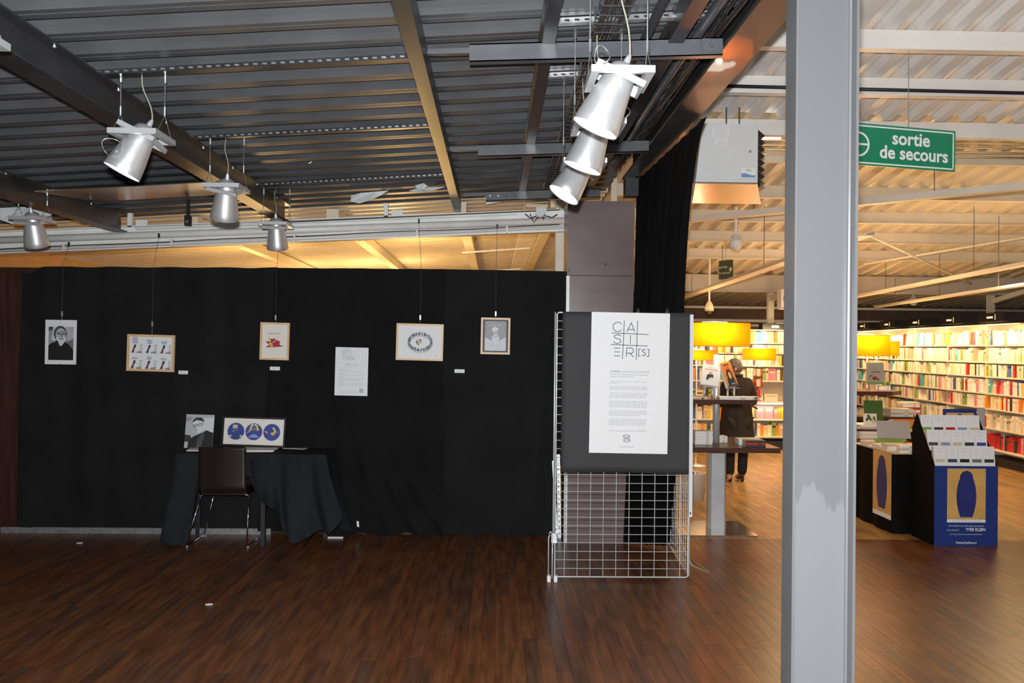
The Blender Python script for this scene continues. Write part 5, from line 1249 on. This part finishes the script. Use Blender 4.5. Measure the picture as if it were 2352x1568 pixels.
xu = P(1747,915,TY+.08).x; zu0 = P(1700,928,TY+.08).z
MB().prism([(1.45,TY+.08),(xu-.03,TY+.08),(xu,TY+.30),(xu-.15,TY+.68),(1.45,TY+.68)], zu0, zu0+.038).build('upper_top', 'table_brown', tA); ZU = zu0+.038
MB().tube([(px_,TY+.36,ZU),(px_,TY+.36,1.86)], .012, 10).build('lamp_pole', 'chrome', tA, True)
zs0, zs1 = P(1650,795,TY+.36).z, P(1650,742,TY+.36).z
lamp_shade(tA, px_, TY+.36, zs0, zs1, .305, .20, 15)
# display easels and the two propped books
def propped(name, label, pxs, Y, t, col, lean, turn, deco):
    (xa,ya),(xb,yb) = pxs; A, B = P(xa,yb,Y), P(xb,ya,Y); w, h = B.x-A.x, (B.z-A.z)
    r = thing(name, label, 'book', ((A.x+B.x)/2, Y, A.z)); M = facing((A.x+B.x)/2, Y, A.z, turn, lean[0], lean[1])
    MB().box(-w/2,w/2,0,h,-t,0,M=M).build('book_block', 'pages', r)
    MB().box(-w/2-.002,w/2+.002,-.002,h+.002,0,.003,M=M).build('front_cover', col, r); MB().box(-w/2-.002,w/2+.002,-.002,h+.002,-t-.003,-t,M=M).build('back_cover', col, r)
    MB().box(-w/2-.004,-w/2,-.002,h+.002,-t-.003,.003,M=M).build('spine', 'paper', r)
    printed(r, M, .003, deco(w,h), 'cover_print'); return r, M
def decoA(w,h): return [('p_red','t','LA PLAINE ROUGE',.0165,0,h*.74,.02,'CENTER',.85), ('ink_grey','r',(-.03,h*.86,.03,h*.88)), ('g15','p',[(-.03,h*.5),(.0,h*.58),(.025,h*.52),(.028,h*.38),(.0,h*.33),(-.025,h*.22),(-.035,h*.30)]), ('g70','d',(.0,h*.60,.016,.014)), ('g85','p',[(-.02,h*.30),(.015,h*.42),(.02,h*.39),(-.012,h*.26)])]
def decoB(w,h): return [('p_orange2','r',(-w/2,h*.45,w/2,h)), ('g15','p',[(-w*.36,0),(-w*.3,h*.32),(-.02,h*.40),(.03,h*.40),(w*.34,h*.3),(w*.42,0)]), ('g15','d',(.003,h*.48,.030,.050)), ('p_skin','d',(.005,h*.455,.014,.034)), ('g25','r',(-w*.28,h*.86,w*.25,h*.93)), ('p_red','r',(-w*.12,h*.76,w*.16,h*.785)), ('p_red','r',(-w*.22,h*.69,w*.28,h*.72)), ('p_navy','r',(-w/2,0,w/2,h*.05)), ('p_lilac','r',(-w*.05,h*.08,w*.3,h*.14))]
mat('p_orange2', (.70,.25,.05), .5); mat('p_skin', (.75,.45,.22), .5)
YB = TY+.20
for (label, pxs, col, turn, deco, roll_) in (('white novel with a red title propped on a metal easel', ((1609,836),(1649,884)), 'paper', R(-8), decoA, R(-9)), ('orange-covered novel with a dark portrait propped on an easel', ((1670,829),(1698,887)), 'p_orange2', R(14), decoB, R(12))):
    rr, Mb = propped('novel', label, pxs, YB, .028, col, (R(18), roll_), turn, deco)
    e = thing('book_easel', 'metal easel under the '+('white novel' if col == 'paper' else 'orange novel'), 'easel', (rr.location.x, YB+.03, ZU))
    for s in (-.035, .035):
        b0 = Mb @ Vector((s, .0, -.034)); MB().tube([(b0.x,b0.y+.01,ZU),(b0.x,b0.y+.01,b0.z-.006)], .010, 8).build('leg', 'brushed', e, True)
    c0 = Mb @ Vector((0,-.006,-.016)); MB().box(c0.x-.06,c0.x+.06,c0.y-.02,c0.y+.03,c0.z-.006,c0.z-.003).build('tray', 'brushed', e)
def lying_stack(label, X, Y, z, w, d, n, t, cols, rot=0, group='stacked books on the brown tables'):
    for k in range(n):
        col = cols[k % len(cols)]; M = Matrix.Translation((X+rnd(-.004,.004),Y+rnd(-.004,.004),z+k*t)) @ Matrix.Rotation(rot+rnd(-.03,.03),4,'Z') @ Matrix.Translation((-w/2,0,t/2)) @ Matrix.Rotation(PI/2,4,'Y')
        # spine to the viewer: unit x -> thickness (up), y -> depth, z -> width
        o = bpy.data.objects.new('book', BM[col][k % 2]); COL.objects.link(o); o.matrix_world = Matrix.Translation((X+rnd(-.004,.004),Y,z+k*t+t/2)) @ Matrix.Rotation(rot+rnd(-.02,.02),4,'Z') @ Matrix.Translation((-w/2,0,0)) @ Matrix.Rotation(PI/2,4,'Y') @ Matrix.Diagonal((t*.97, d, w, 1))
        tag(o, label, 'book', group)
X1 = lambda px, Y: P(px, 1000, Y).x
lying_stack('white book in the thick stack on the lower brown table top', X1(1612,TY+.30), TY+.22, ZL, .16, .12, 5, .024, ['white'])
lying_stack('white book in the pair stacked behind the steel post', X1(1657,TY+.40), TY+.40, ZL, .11, .13, 2, .028, ['white'])
lying_stack('white book under the dark paperbacks on the lower brown top', X1(1727,TY+.16), TY+.20, ZL, .21, .13, 2, .028, ['white'])
lying_stack('dark paperback in the low stack on the brown table corner', X1(1735,TY+.04), TY+.03, ZL, .18, .11, 3, .020, ['dark','red','dark'])
lying_stack('white book lying along the edge of the upper brown top', X1(1690,TY+.10), TY+.10, ZU, .30, .14, 1, .026, ['white'])
lying_stack('beige book lying at the corner of the upper brown top', X1(1732,TY+.10), TY+.12, ZU, .11, .14, 1, .026, ['beige'])
lying_stack('beige book on the upper brown top beside the grid stand', X1(1605,TY+.10), TY+.10, ZU, .15, .14, 1, .018, ['beige'])
# a small orange lamp on a low table further back, one on the carousel, pair on the second table
MB().tube([(cc.x,cc.y,1.47),(cc.x,cc.y,1.60)], .012, 8).build('lamp_pole', 'chrome', cr_)
lamp_shade(cr_, cc.x, cc.y-.12, P(1735,826,13.6).z, P(1735,800,13.6).z, .27, .20, 7)
c2 = P(1600,820,11.6)
t2 = thing('floor_lamp', 'slim orange-shaded lamp standing behind the two-tier table', 'lamp', (c2.x, 11.6, 0))
MB().lathe([(.0001,0),(.14,0),(.14,.015),(.02,.03),(.012,.05),(.012,1.72)], 18, M=Matrix.Translation((c2.x,11.6,0))).build('stand', 'brushed', t2, True)
lamp_shade(t2, c2.x, 11.6, P(1600,826,11.6).z, P(1600,804,11.6).z, .26, .26, 7)
# white bin
c0 = PZ(1596,1152,0)
b0 = thing('book_bin', 'round white bin of books beside the steel table column', 'bin', (c0.x, c0.y+.15, 0)); T = Matrix.Translation((c0.x, c0.y+.15, 0))
MB().lathe([(.0001,.0),(.135,.0),(.14,.06),(.142,.06),(.145,.29),(.150,.295),(.138,.295),(.135,.05),(.0001,.05)], 26, M=T).build('tub', 'bin_white', b0, True)
for k in range(4):
    MB().cbox((c0.x-.05+.035*k, c0.y+.15, .20), (.022,.16,.22), M=None).build('book_block', 'book_'+['blue','dark','white','beige'][k], b0)

# ================================================================== SECOND TABLE (behind the column) AND BLACK-CLOTH TABLE
B2 = 8.9
def px_at(px, py, Y): return P(px, py, Y)
tB = thing('book_table', 'tiered dark brown book table with two orange lamps, behind the black-clothed table', 'table', (4.2, B2, 0))
zB = P(2050,1005,B2).z
MB().box(3.6, 4.30, 8.44, B2+.8, .70-.02, .72).build('lower_top', 'table_brown', tB)
MB().box(3.95, P(2102,955,B2+.5).x, B2+.4, B2+1.1, P(2050,957,B2+.45).z-.04, P(2050,957,B2+.45).z).build('middle_top', 'table_brown', tB)
MB().prism([(3.95,B2+.3),(P(2050,905,B2+.3).x,B2+.3),(P(2076,905,B2+.5).x,B2+.55),(P(2070,905,B2+.5).x,B2+.9),(3.95,B2+.9)], P(2030,908,B2+.3).z, P(2030,899,B2+.3).z).build('upper_top', 'table_brown', tB)
xp = P(1996,900,B2+.5).x
MB().box(xp-.06, xp+.06, B2+.40, B2+.52, 0, .70).build('column', 'brushed', tB)
MB().tube([(xp,B2+.55,.72),(xp,B2+.55,1.72)], .013, 10).build('lamp_pole', 'chrome', tB, True)
MB().box(xp-.4, xp+.4, B2+.1, B2+.75, 0, .012).build('base_plate', 'inox_plate', tB)
lamp_shade(tB, xp-.02, B2+.55, P(2010,817,B2+.55).z, P(2010,770,B2+.55).z, .275, .2, 10)
xq = P(2014,800,10.6).x
t3 = thing('floor_lamp', 'slim lamp whose orange shade shows behind the front lamp of the far table', 'lamp', (xq, 10.6, 0))
MB().lathe([(.0001,0),(.14,0),(.14,.015),(.02,.03),(.012,.05),(.012,1.75)], 18, M=Matrix.Translation((xq,10.6,0))).build('stand', 'brushed', t3, True)
lamp_shade(t3, xq, 10.6, P(2010,816,10.6).z, P(2010,784,10.6).z, .27, .27, 7)
def cover(name, label, pxs, Y, t, col, lean, deco=None, turn=0.0, roll_=0.0, foot=None):
    (xa,ya),(xb,yb) = pxs; A, B = P(xa,yb,Y), P(xb,ya,Y); w, h = B.x-A.x, B.z-A.z
    zf = A.z if foot is None else foot
    r = thing(name, label, 'book', ((A.x+B.x)/2, Y, zf)); M = facing((A.x+B.x)/2, Y, zf, turn, lean, roll_)
    MB().box(-w/2,w/2,0,h,-t,0,M=M).build('book_block', 'pages', r); MB().box(-w/2-.002,w/2+.002,-.001,h+.002,0,.003,M=M).build('front_cover', col, r)
    if deco: printed(r, M, .003, deco(w,h), 'cover_print')
    return r
mat('p_grey_green', (.36,.40,.34), .5); mat('p_green', (.20,.36,.07), .5); mat('p_dgreen', (.05,.12,.015), .5)
ZUB = P(2030,899,B2+.3).z; ZMB = P(2050,957,B2+.45).z
cover('picture_book', 'grey-green picture book with a red drawing on the upper tier by the grey column', ((1992,834),(2030,ZUB)) if False else ((1992,833),(2031,882)), B2+.4, .02, 'p_grey_green', .08, lambda w,h: [('p_green','r',(-w/2,0,w/2,h*.10)), ('p_red','r',(-w*.25,h*.55,w*.3,h*.59)), ('ink_grey','r',(-w*.25,h*.65,w*.3,h*.69)), ('ink_grey','r',(-w*.25,h*.75,w*.25,h*.78)), ('p_red','d',(-.01,h*.28,.03,.022)), ('g25','d',(.03,h*.22,.012)), ('g25','p',[(-w*.35,h*.15),(-w*.38,h*.4),(-w*.15,h*.42),(-w*.2,h*.38),(-w*.33,h*.36)])])
e = thing('book_easel', 'metal easel under the grey-green picture book', 'easel', (P(2010,890,B2+.4).x, B2+.4, ZUB))
for s in (-.05,.05): MB().tube([(e.location.x+s,B2+.43,ZUB),(e.location.x+s,B2+.43,P(2010,884,B2+.4).z)], .008, 6).build('leg', 'brushed', e)
lying_stack('book lying on the upper tier behind the metal easel', P(2038,880,B2+.6).x, B2+.62, ZUB, .10, .12, 2, .05, ['white','green'])
lying_stack('pale book in the flat stack on the middle tier of the far table', P(2062,950,B2+.6).x, B2+.50, ZMB, .26, .2, 4, .022, ['white','beige','white','cream'])
lying_stack('book in the mixed stack at the back of the middle tier', P(2052,870,B2+1.2).x, B2+.75, ZMB, .2, .16, 5, .03, ['pink','white','red','white','cream'])
for k_ in range(3): lying_stack('magazine in the flat piles under the sprig book', 3.74+.22*k_, 8.52, .72, .22, .26, 7-k_//2, .0235, ['beige','white','cream','white','dark'], group='magazine piles on the far brown table')
# black-clothed table
KX0, KX1, KY0, KY1, KZ = 3.62, 4.55, 7.43, 8.34, .715
tk = thing('clothed_table', 'low table wrapped in black cloth, heaped with books beside the blue display', 'table', (4.1, 7.8, 0))
MB().box(KX0+.02, KX1, KY0+.02, KY1, KZ-.02, KZ+.006).build('table_top', 'oak', tk)
def skirt(u, v):
    P_ = [(KX0,KY1),(KX0,KY0),(KX1,KY0)]; L1, L2 = KY1-KY0, KX1-KX0; s = u*(L1+L2)
    f = .012*math.sin(s*21)*(1-v)+.018*(1-v)
    if s < L1: return (KX0-f, KY1-s, KZ*v)
    return (KX0+s-L1, KY0-f, KZ*v)
MB().grid(70, 8, skirt).build('cloth_skirt', 'card_black', tk, True)
q = [PX(2000,1178,KX0-.045), PX(2040,1190,KX0-.045), PX(2049,1042,KX0-.045), PX(2006,1033,KX0-.045)]
r = thing('poster', 'gold poster with a blue shape taped on the black table skirt', 'poster', tuple(q[0]))
Yc0, Yc1 = (q[0].y+q[3].y)/2, (q[1].y+q[2].y)/2; Zb0, Zt0 = (q[0].z+q[1].z)/2, (q[2].z+q[3].z)/2
Mp = Matrix(((0,0,-1,KX0-.034),(-1,0,0,Yc0),(0,1,0,Zb0),(0,0,0,1))); pw, ph = Yc0-Yc1, Zt0-Zb0
MB().box(0,pw,0,ph,0,.003,M=Mp).build('sheet', 'gold_print', r)
def blueshape(mb, M, cx, y0, w, h, z):
    pts = []
    for k in range(33):
        t = k/32; y = y0+h*t
        pr = .20+.16*math.sin(PI*min(1,t*1.25))**.7 if t < .8 else .20*math.sqrt(max(0,1-((t-.86)/.14)**2)) if t > .72 else .2
        pr = w*(.34*math.sin(PI*min(.97,.18+t*.72))**.8 if t < .80 else .23*math.sqrt(max(.0,1-((t-.83)/.17)**2)))
        pts.append((pr, y))
    mb.poly([(cx+a,b) for a,b in pts]+[(cx-a,b) for a,b in pts[::-1]], M, z); return mb
blueshape(MB(), Mp, pw*.5, ph*.13, pw*.85, ph*.82, .0036).build('blue_shape', 'blue_print', r)
MB().rect(0,0,pw,ph*.07,Mp,.0036).build('caption_band', 'white_print', r)
MB().rect(pw*.02,ph,pw*.25,ph*1.012,Mp,.0036).rect(pw*.8,ph,pw*.98,ph*1.012,Mp,.0036).build('tape', 'ink_grey', r)
cover('card_board', 'blank light grey card standing among the books on the black-clothed table', ((2016,967),(2092,1006)), 8.05, .004, 'grey_card', .25, roll_=-.02)
cover('card_board', 'green card lying against the books below the blank grey card', ((2013,1004),(2080,1018)), 7.95, .004, 'p_green', .9)
cover('picture_book', 'cream book with a green sprig and vase beside the grey column', ((1985,950),(2014,975)), 8.56, .015, 'paper_warm', .12, lambda w,h: [('p_dgreen','d',(-w*.1,h*.7,.015,.03,.5)), ('p_dgreen','d',(-w*.25,h*.5,.014,.024,-.6)), ('p_dgreen','d',(.0,h*.5,.012,.02,.8)), ('p_dgreen','d',(w*.28,h*.6,.012,.02,-.4)), ('p_dgreen','d',(w*.32,h*.48,.012,.02,.6)), ('p_beige','d',(w*.22,h*.32,.018,.024))])
cover('card_board', 'dark green board standing behind the sprig book', ((1985,920),(2028,970)), 8.70, .006, 'p_dgreen', .06)
cover('card_board', 'orange box behind the blank grey card', ((2052,951),(2102,966)), 8.55, .10, 'book_orange', .1, foot=.87)
for k, (px, py, Yy, w_, d_, n, cols) in enumerate(((2030,1024,7.75,.22,.15,2,['beige','white']), (2062,1030,7.6,.20,.14,3,['cream','white','beige']), (2005,1016,8.0,.2,.15,2,['white','beige']), (2085,1035,7.48,.14,.12,3,['white','beige','white']))):
    lying_stack(('flat book above the taped poster on the black-clothed table', 'book in the short stack amid the black-clothed table', 'flat book at the far end of the black-clothed table', 'book stacked against the side of the blue display')[k], max(KX0+.03+w_/2, P(px,py,Yy).x), Yy, KZ+.006, w_, d_, n, .022, cols, rot=rnd(-.2,.2), group='books on the black-clothed table')
# ================================================================== BLUE CARD DISPLAY
DX0, DX1, DY = P(2147,1150,6.96).x, P(2292,1150,6.96).x, 6.96
dZ = P(2200,1070,6.96).z; dZ2 = 1.02; dD = .34
ds = thing('card_display', 'blue cardboard floor display holding three rows of white poetry books', 'display', ((DX0+DX1)/2, DY+.17, 0))
MB().box(DX0, DX1, DY, DY+.008, 0, dZ).build('front_panel', 'card_blue', ds)
Ms = lambda X: Matrix(((0,0,1,X),(1,0,0,0),(0,1,0,0),(0,0,0,1)))
sidep = [(DY+.008,0),(DY+.008,dZ),(DY+dD-.03,dZ2+.08),(DY+dD+.05,dZ2-.05),(DY+dD+.05,0)]
for X in (DX0, DX1-.006): MB().prism(sidep, 0, .006, Ms(X)).build('side_panel', 'card_black', ds)
MB().box(DX0+.006, DX1-.006, DY+dD+.04, DY+dD+.05, 0, dZ2-.05).build('back_panel', 'card_black', ds)
STEP = [(DY+.012, dZ-.015), (DY+.125, dZ+.115), (DY+.235, dZ+.235)]
for (yy_, zz_) in STEP: MB().box(DX0+.006, DX1-.006, yy_, yy_+.11, zz_-.006, zz_).build('tray', 'card_black', ds)
M = facing((DX0+DX1)/2, DY, 0); wF = DX1-DX0
gx = wF*.305
MB().rect(-gx, dZ*.335, gx, dZ*.97, M, .0006).build('gold_panel', 'gold_print', ds)
blueshape(MB(), M, 0, dZ*.36, wF*.46, dZ*.585, .0010).build('blue_shape', 'blue_print', ds)
MB().rect(-gx, dZ*.295, gx, dZ*.333, M, .0006).build('caption_band', 'white_print', ds)
mb = MB(); mb.text('LE PRINTEMPS DES POÈTES 2015 GALLIMARD', .0125, 0, dZ*.305, M, .001, align='CENTER', sx=1.0); mb.build('caption_lettering', 'ink_blue', ds)
mb = MB(); mb.text('Votre libraire vous offre cette reproduction', .0175, 0, dZ*.245, M, .001, align='CENTER', sx=.98)
mb.text("d'une œuvre d'", .0175, -gx, dZ*.192, M, .001, sx=.98); mb.text('YVES KLEIN', .036, gx, dZ*.190, M, .001, bold=.02, align='RIGHT', sx=.92)
mb.text('pour 2 livres achetés dans la collection Poésie/Gallimard*', .0125, 0, dZ*.142, M, .001, align='CENTER', sx=.97)
mb.text('Poésie/Gallimard', .026, 0, dZ*.03, M, .001, bold=.012, align='CENTER', shear=.1); mb.build('lettering', 'white_print', ds)
pal = [['p_beige','p_navy','g05','g40','g15'],['g25','p_lilac','p_beige','g15','p_blue'],['p_green','g15','p_red','p_cyan','p_beige']]
for i, (yy_, zz_) in enumerate(STEP):
    bw = (wF-.016)/5
    for k in range(5):
        xc = DX0+.008+bw*(k+.5); d_ = .085
        r = thing('poetry_book', f'white poetry book with {["tan","navy","black","grey","charcoal","dark grey","violet","tan","black","blue","olive","black","crimson","pale blue","buff"][i*5+k]} band in the {["front","middle","back"][i]} row of the display', 'book', (xc, yy_+.02, zz_), 'poetry books in the blue display')
        Mb = facing(xc, yy_+.010, zz_, 0, .14); hb = .178
        MB().box(-bw/2+.002, bw/2-.002, 0, hb, -.035-.012*((i+k)%3), -.001, M=Mb).build('book_block', 'pages', r)
        MB().box(-bw/2+.001, bw/2-.001, 0, hb+.001, -.001, .001, M=Mb).build('front_cover', 'paper', r)
        MB().rect(-bw/2+.012, hb*.24, bw/2-.012, hb*.40, Mb, .0016).build('picture_band', pal[i][k], r)
        m2 = MB(); m2.rect(-bw*.28, hb*.88, bw*.28, hb*.895, Mb, .0016); m2.rect(-bw*.2, hb*.74, bw*.2, hb*.755, Mb, .0016); m2.rect(-bw*.12, hb*.69, bw*.12, hb*.70, Mb, .0016); m2.build('title_lines', 'ink_light', r)
# header card behind
HX0, HX1, HYY = P(2166,950,7.50).x, P(2243,950,7.50).x, 7.50
r = thing('header_card', 'blue header card with a gold picture standing behind the poetry books', 'card', ((HX0+HX1)/2, HYY, KZ))
zh = P(2200,939,HYY).z
MB().box(HX0, HX1, HYY, HYY+.006, KZ+.008, zh).build('card', 'card_blue', r); M = facing((HX0+HX1)/2, HYY, 0); ww = HX1-HX0
MB().rect(-ww*.40, zh-.28, ww*.42, zh-.035, M, .0006).build('gold_panel', 'gold_print', r); MB().disc(0, zh-.085, .032, .042, M, .001).build('blue_shape', 'blue_print', r)
tag(MB().box(P(2245,950,7.55).x, P(2262,950,7.55).x, 7.55, 7.556, KZ+.008, P(2255,936,7.55).z).build('grey_board', 'grey_card'), 'plain grey board next to the blue header card', 'board')

# ================================================================== PERSON
PYp = 10.3
c0 = PZ(1690,1104,0); bx = c0.x; by = PYp
pr = thing('person', 'person with short grey hair in a long dark brown coat reading at the shelves', 'person', (bx, by, 0))
mat('coat', (.016,.009,.006), .8, var=.25, scale=5); mat('trousers', (.008,.008,.009), .8); mat('shoe_brown', (.16,.06,.02), .35); mat('skin', (.55,.28,.17), .5); mat('hair_grey', (.14,.125,.105), .8, var=.5, scale=40)
def skin_body(name, verts, edges, radii, matn, parent, sub=2, root=0):
    inv = W[parent.name].inverted(); me = bpy.data.meshes.new(name); me.from_pydata([tuple(inv @ Vector(v)) for v in verts], edges, [])
    me.materials.append(MAT[matn]); o = bpy.data.objects.new(name, me); COL.objects.link(o); o.parent = parent; W[o.name] = W[parent.name]
    sk = o.modifiers.new('skin', 'SKIN'); sk.use_smooth_shade = True
    for i, rad in enumerate(radii):
        d = me.skin_vertices[0].data[i]; d.radius = rad if isinstance(rad, tuple) else (rad, rad); d.use_root = (i == root)
    m = o.modifiers.new('sub', 'SUBSURF'); m.levels = sub; m.render_levels = sub
    return o
V = lambda x, y, z: (bx+x, by+y, z)
# one continuous body: pelvis, spine, neck, head with nose, arms with fingers, legs (back to the camera, head bent to the side)
verts = [V(0,0,.80), V(0,.0,1.0), V(.0,.0,1.19), V(.0,.0,1.285), V(-.012,.008,1.335), V(-.035,.02,1.40), V(-.045,.025,1.465), V(-.125,.055,1.395),
  V(-.13,.0,1.225), V(-.19,.03,1.00), V(-.16,.19,.95), V(-.13,.25,.955),
  V(.13,.0,1.225), V(.20,.02,1.00), V(.14,.17,.97), V(.10,.24,.975),
  V(-.085,.0,.74), V(-.085,.01,.42), V(-.080,.03,.085), V(-.115,-.06,.040),
  V(.085,.0,.74), V(.082,.0,.42), V(.070,.02,.10), V(.040,.10,.045)]
edges = [(0,1),(1,2),(2,3),(3,4),(4,5),(5,6),(5,7),(2,8),(8,9),(9,10),(10,11),(2,12),(12,13),(13,14),(14,15),(0,16),(16,17),(17,18),(18,19),(0,20),(20,21),(21,22),(22,23)]
radii = [(.14,.10),(.125,.09),(.14,.09),(.075,.06),(.05,.05),(.072,.082),(.066,.072),(.016,.016), .055,.042,.032,(.022,.032), .055,.042,.032,(.022,.032), .075,.052,.036,.028, .075,.052,.036,.028]
for side, w0, sx in ((0, 11, 1), (1, 15, -1)):
    base = verts[w0]
    for k, (dx, dy, dz) in enumerate(((.045,.012,.02),(.028,.055,.012),(.010,.062,.004),(-.008,.058,-.006),(-.024,.048,-.016))):
        n = len(verts); verts.append((base[0]+sx*dx*.7, base[1]+dy*.55, base[2]+dz)); verts.append((base[0]+sx*dx, base[1]+dy, base[2]+dz-.012)); edges += [(w0,n),(n,n+1)]; radii += [.009,.007]
body = skin_body('body', verts, edges, radii, 'skin', pr)
# coat: sleeves and torso, flaring skirt, collar
cv = [V(0,0,.93), V(0,0,1.02), V(0,0,1.18), V(0,.0,1.27), V(0,.0,1.31), V(-.145,.0,1.225), V(-.20,.03,1.00), V(-.165,.16,.955), V(.145,.0,1.225), V(.21,.02,1.00), V(.15,.14,.975)]
ce = [(0,1),(1,2),(2,3),(3,4),(2,5),(5,6),(6,7),(2,8),(8,9),(9,10)]
coat = skin_body('coat', cv, ce, [(.150,.105),(.165,.118),(.175,.125),(.10,.085),(.072,.07),.088,.070,.056,.088,.070,.056], 'coat', pr)
MB().grid(32, 10, lambda u, v: (bx+(.228-.048*v+.008*math.sin(u*44))*math.cos(2*PI*u), by+(.172-.040*v+.008*math.sin(u*44))*math.sin(2*PI*u), .50+.48*v)).build('coat_skirt', 'coat', coat, True)
MB().tube([(bx-.015+.065*math.cos(q*PI/8), by+.008+.062*math.sin(q*PI/8), 1.325) for q in range(16)], .022, 8, closed=True).build('collar', 'coat', coat, True)
skin_body('trousers', [V(0,0,.80), V(-.085,0,.74), V(-.085,.01,.42), V(-.080,.03,.06), V(.085,0,.74), V(.082,0,.42), V(.070,.02,.07)], [(0,1),(1,2),(2,3),(0,4),(4,5),(5,6)], [(.15,.11),.088,.068,.062,.088,.068,.062], 'trousers', pr)
for (sx_, dy, tx) in ((-.080,.03,-.05), (.070,.02,-.02)):
    sh = skin_body('shoe', [V(sx_,dy+.0,.055), V(sx_+tx*.5,dy+.07,.045), V(sx_+tx,dy+.15,.032), V(sx_,dy-.02,.10)], [(0,1),(1,2),(0,3)], [.042,.040,.030,.040], 'shoe_brown', pr)
    MB().lathe([(.0001,0),(.018,0),(.026,.05),(.0001,.055)], 10, M=Matrix.Translation((bx+sx_,by+dy-.025,0))).build('heel', 'black_plastic', sh, True)
# hair, ear, eye, mouth
hc = Vector((bx-.035, by+.012, 1.435))
def hairfn(u, v):
    a = 2*PI*u; e = -.75+2.32*v; rr_ = math.cos(e) if e < PI/2 else 0
    d = Vector((math.cos(a)*rr_, math.sin(a)*rr_, math.sin(e)))
    face = max(0, -(d.x*.85+d.y*-.25))          # open towards the face, which looks to -x
    k = 1.0 if not (face > .55 and d.z < .35) else .80
    wv = 1+.03*math.sin(a*9+e*5)+.02*math.sin(a*17)
    return tuple(hc+Vector((d.x*.098*k*wv, d.y*.106*k*wv, d.z*.103*wv)))
MB().grid(36, 16, hairfn).build('hair', 'hair_grey', body, True)
MB().lathe([(.0001,.006),(.012,.008),(.019,.003),(.016,-.002)], 12, M=Matrix.Translation((bx-.052,by-.088,1.405)) @ Matrix.Rotation(PI/2,4,'X') @ Matrix.Diagonal((.8,1.4,1,1))).build('ear', 'skin', body, True)
for sy in (-.03, .05): MB().lathe([(.0001,.008),(.006,.005),(.008,0)], 10, M=Matrix.Translation((bx-.106,by+.03+sy*.6,1.412)) @ Matrix.Rotation(-PI/2,4,'Y')).build('eye', 'ink', body, True)
MB().box(bx-.106,bx-.098,by+.02,by+.055,1.352,1.358).build('mouth', 'p_red', body)
# open book in the hands
bo = thing('open_book', 'open book held low in front of the person in the brown coat', 'book', (bx-.01, by+.31, .97))
for s in (-1, 1): MB().box(0,.14,-.09,.09,0,.012,M=Matrix.Translation((bx-.01,by+.36,.985)) @ Matrix.Rotation(.25*s if s < 0 else -.25,4,'Y') @ Matrix.Diagonal((s,1,1,1))).build('page_block', 'pages', bo)
# dark bag strap across the coat
tag(MB().tube([V(-.19,-.13,1.20),V(-.05,-.155,1.06),V(.10,-.165,.97),V(.22,-.10,.92)], .010, 6).build('bag_strap', 'black_plastic', smooth=True), 'thin dark strap across the back of the brown coat', 'strap')
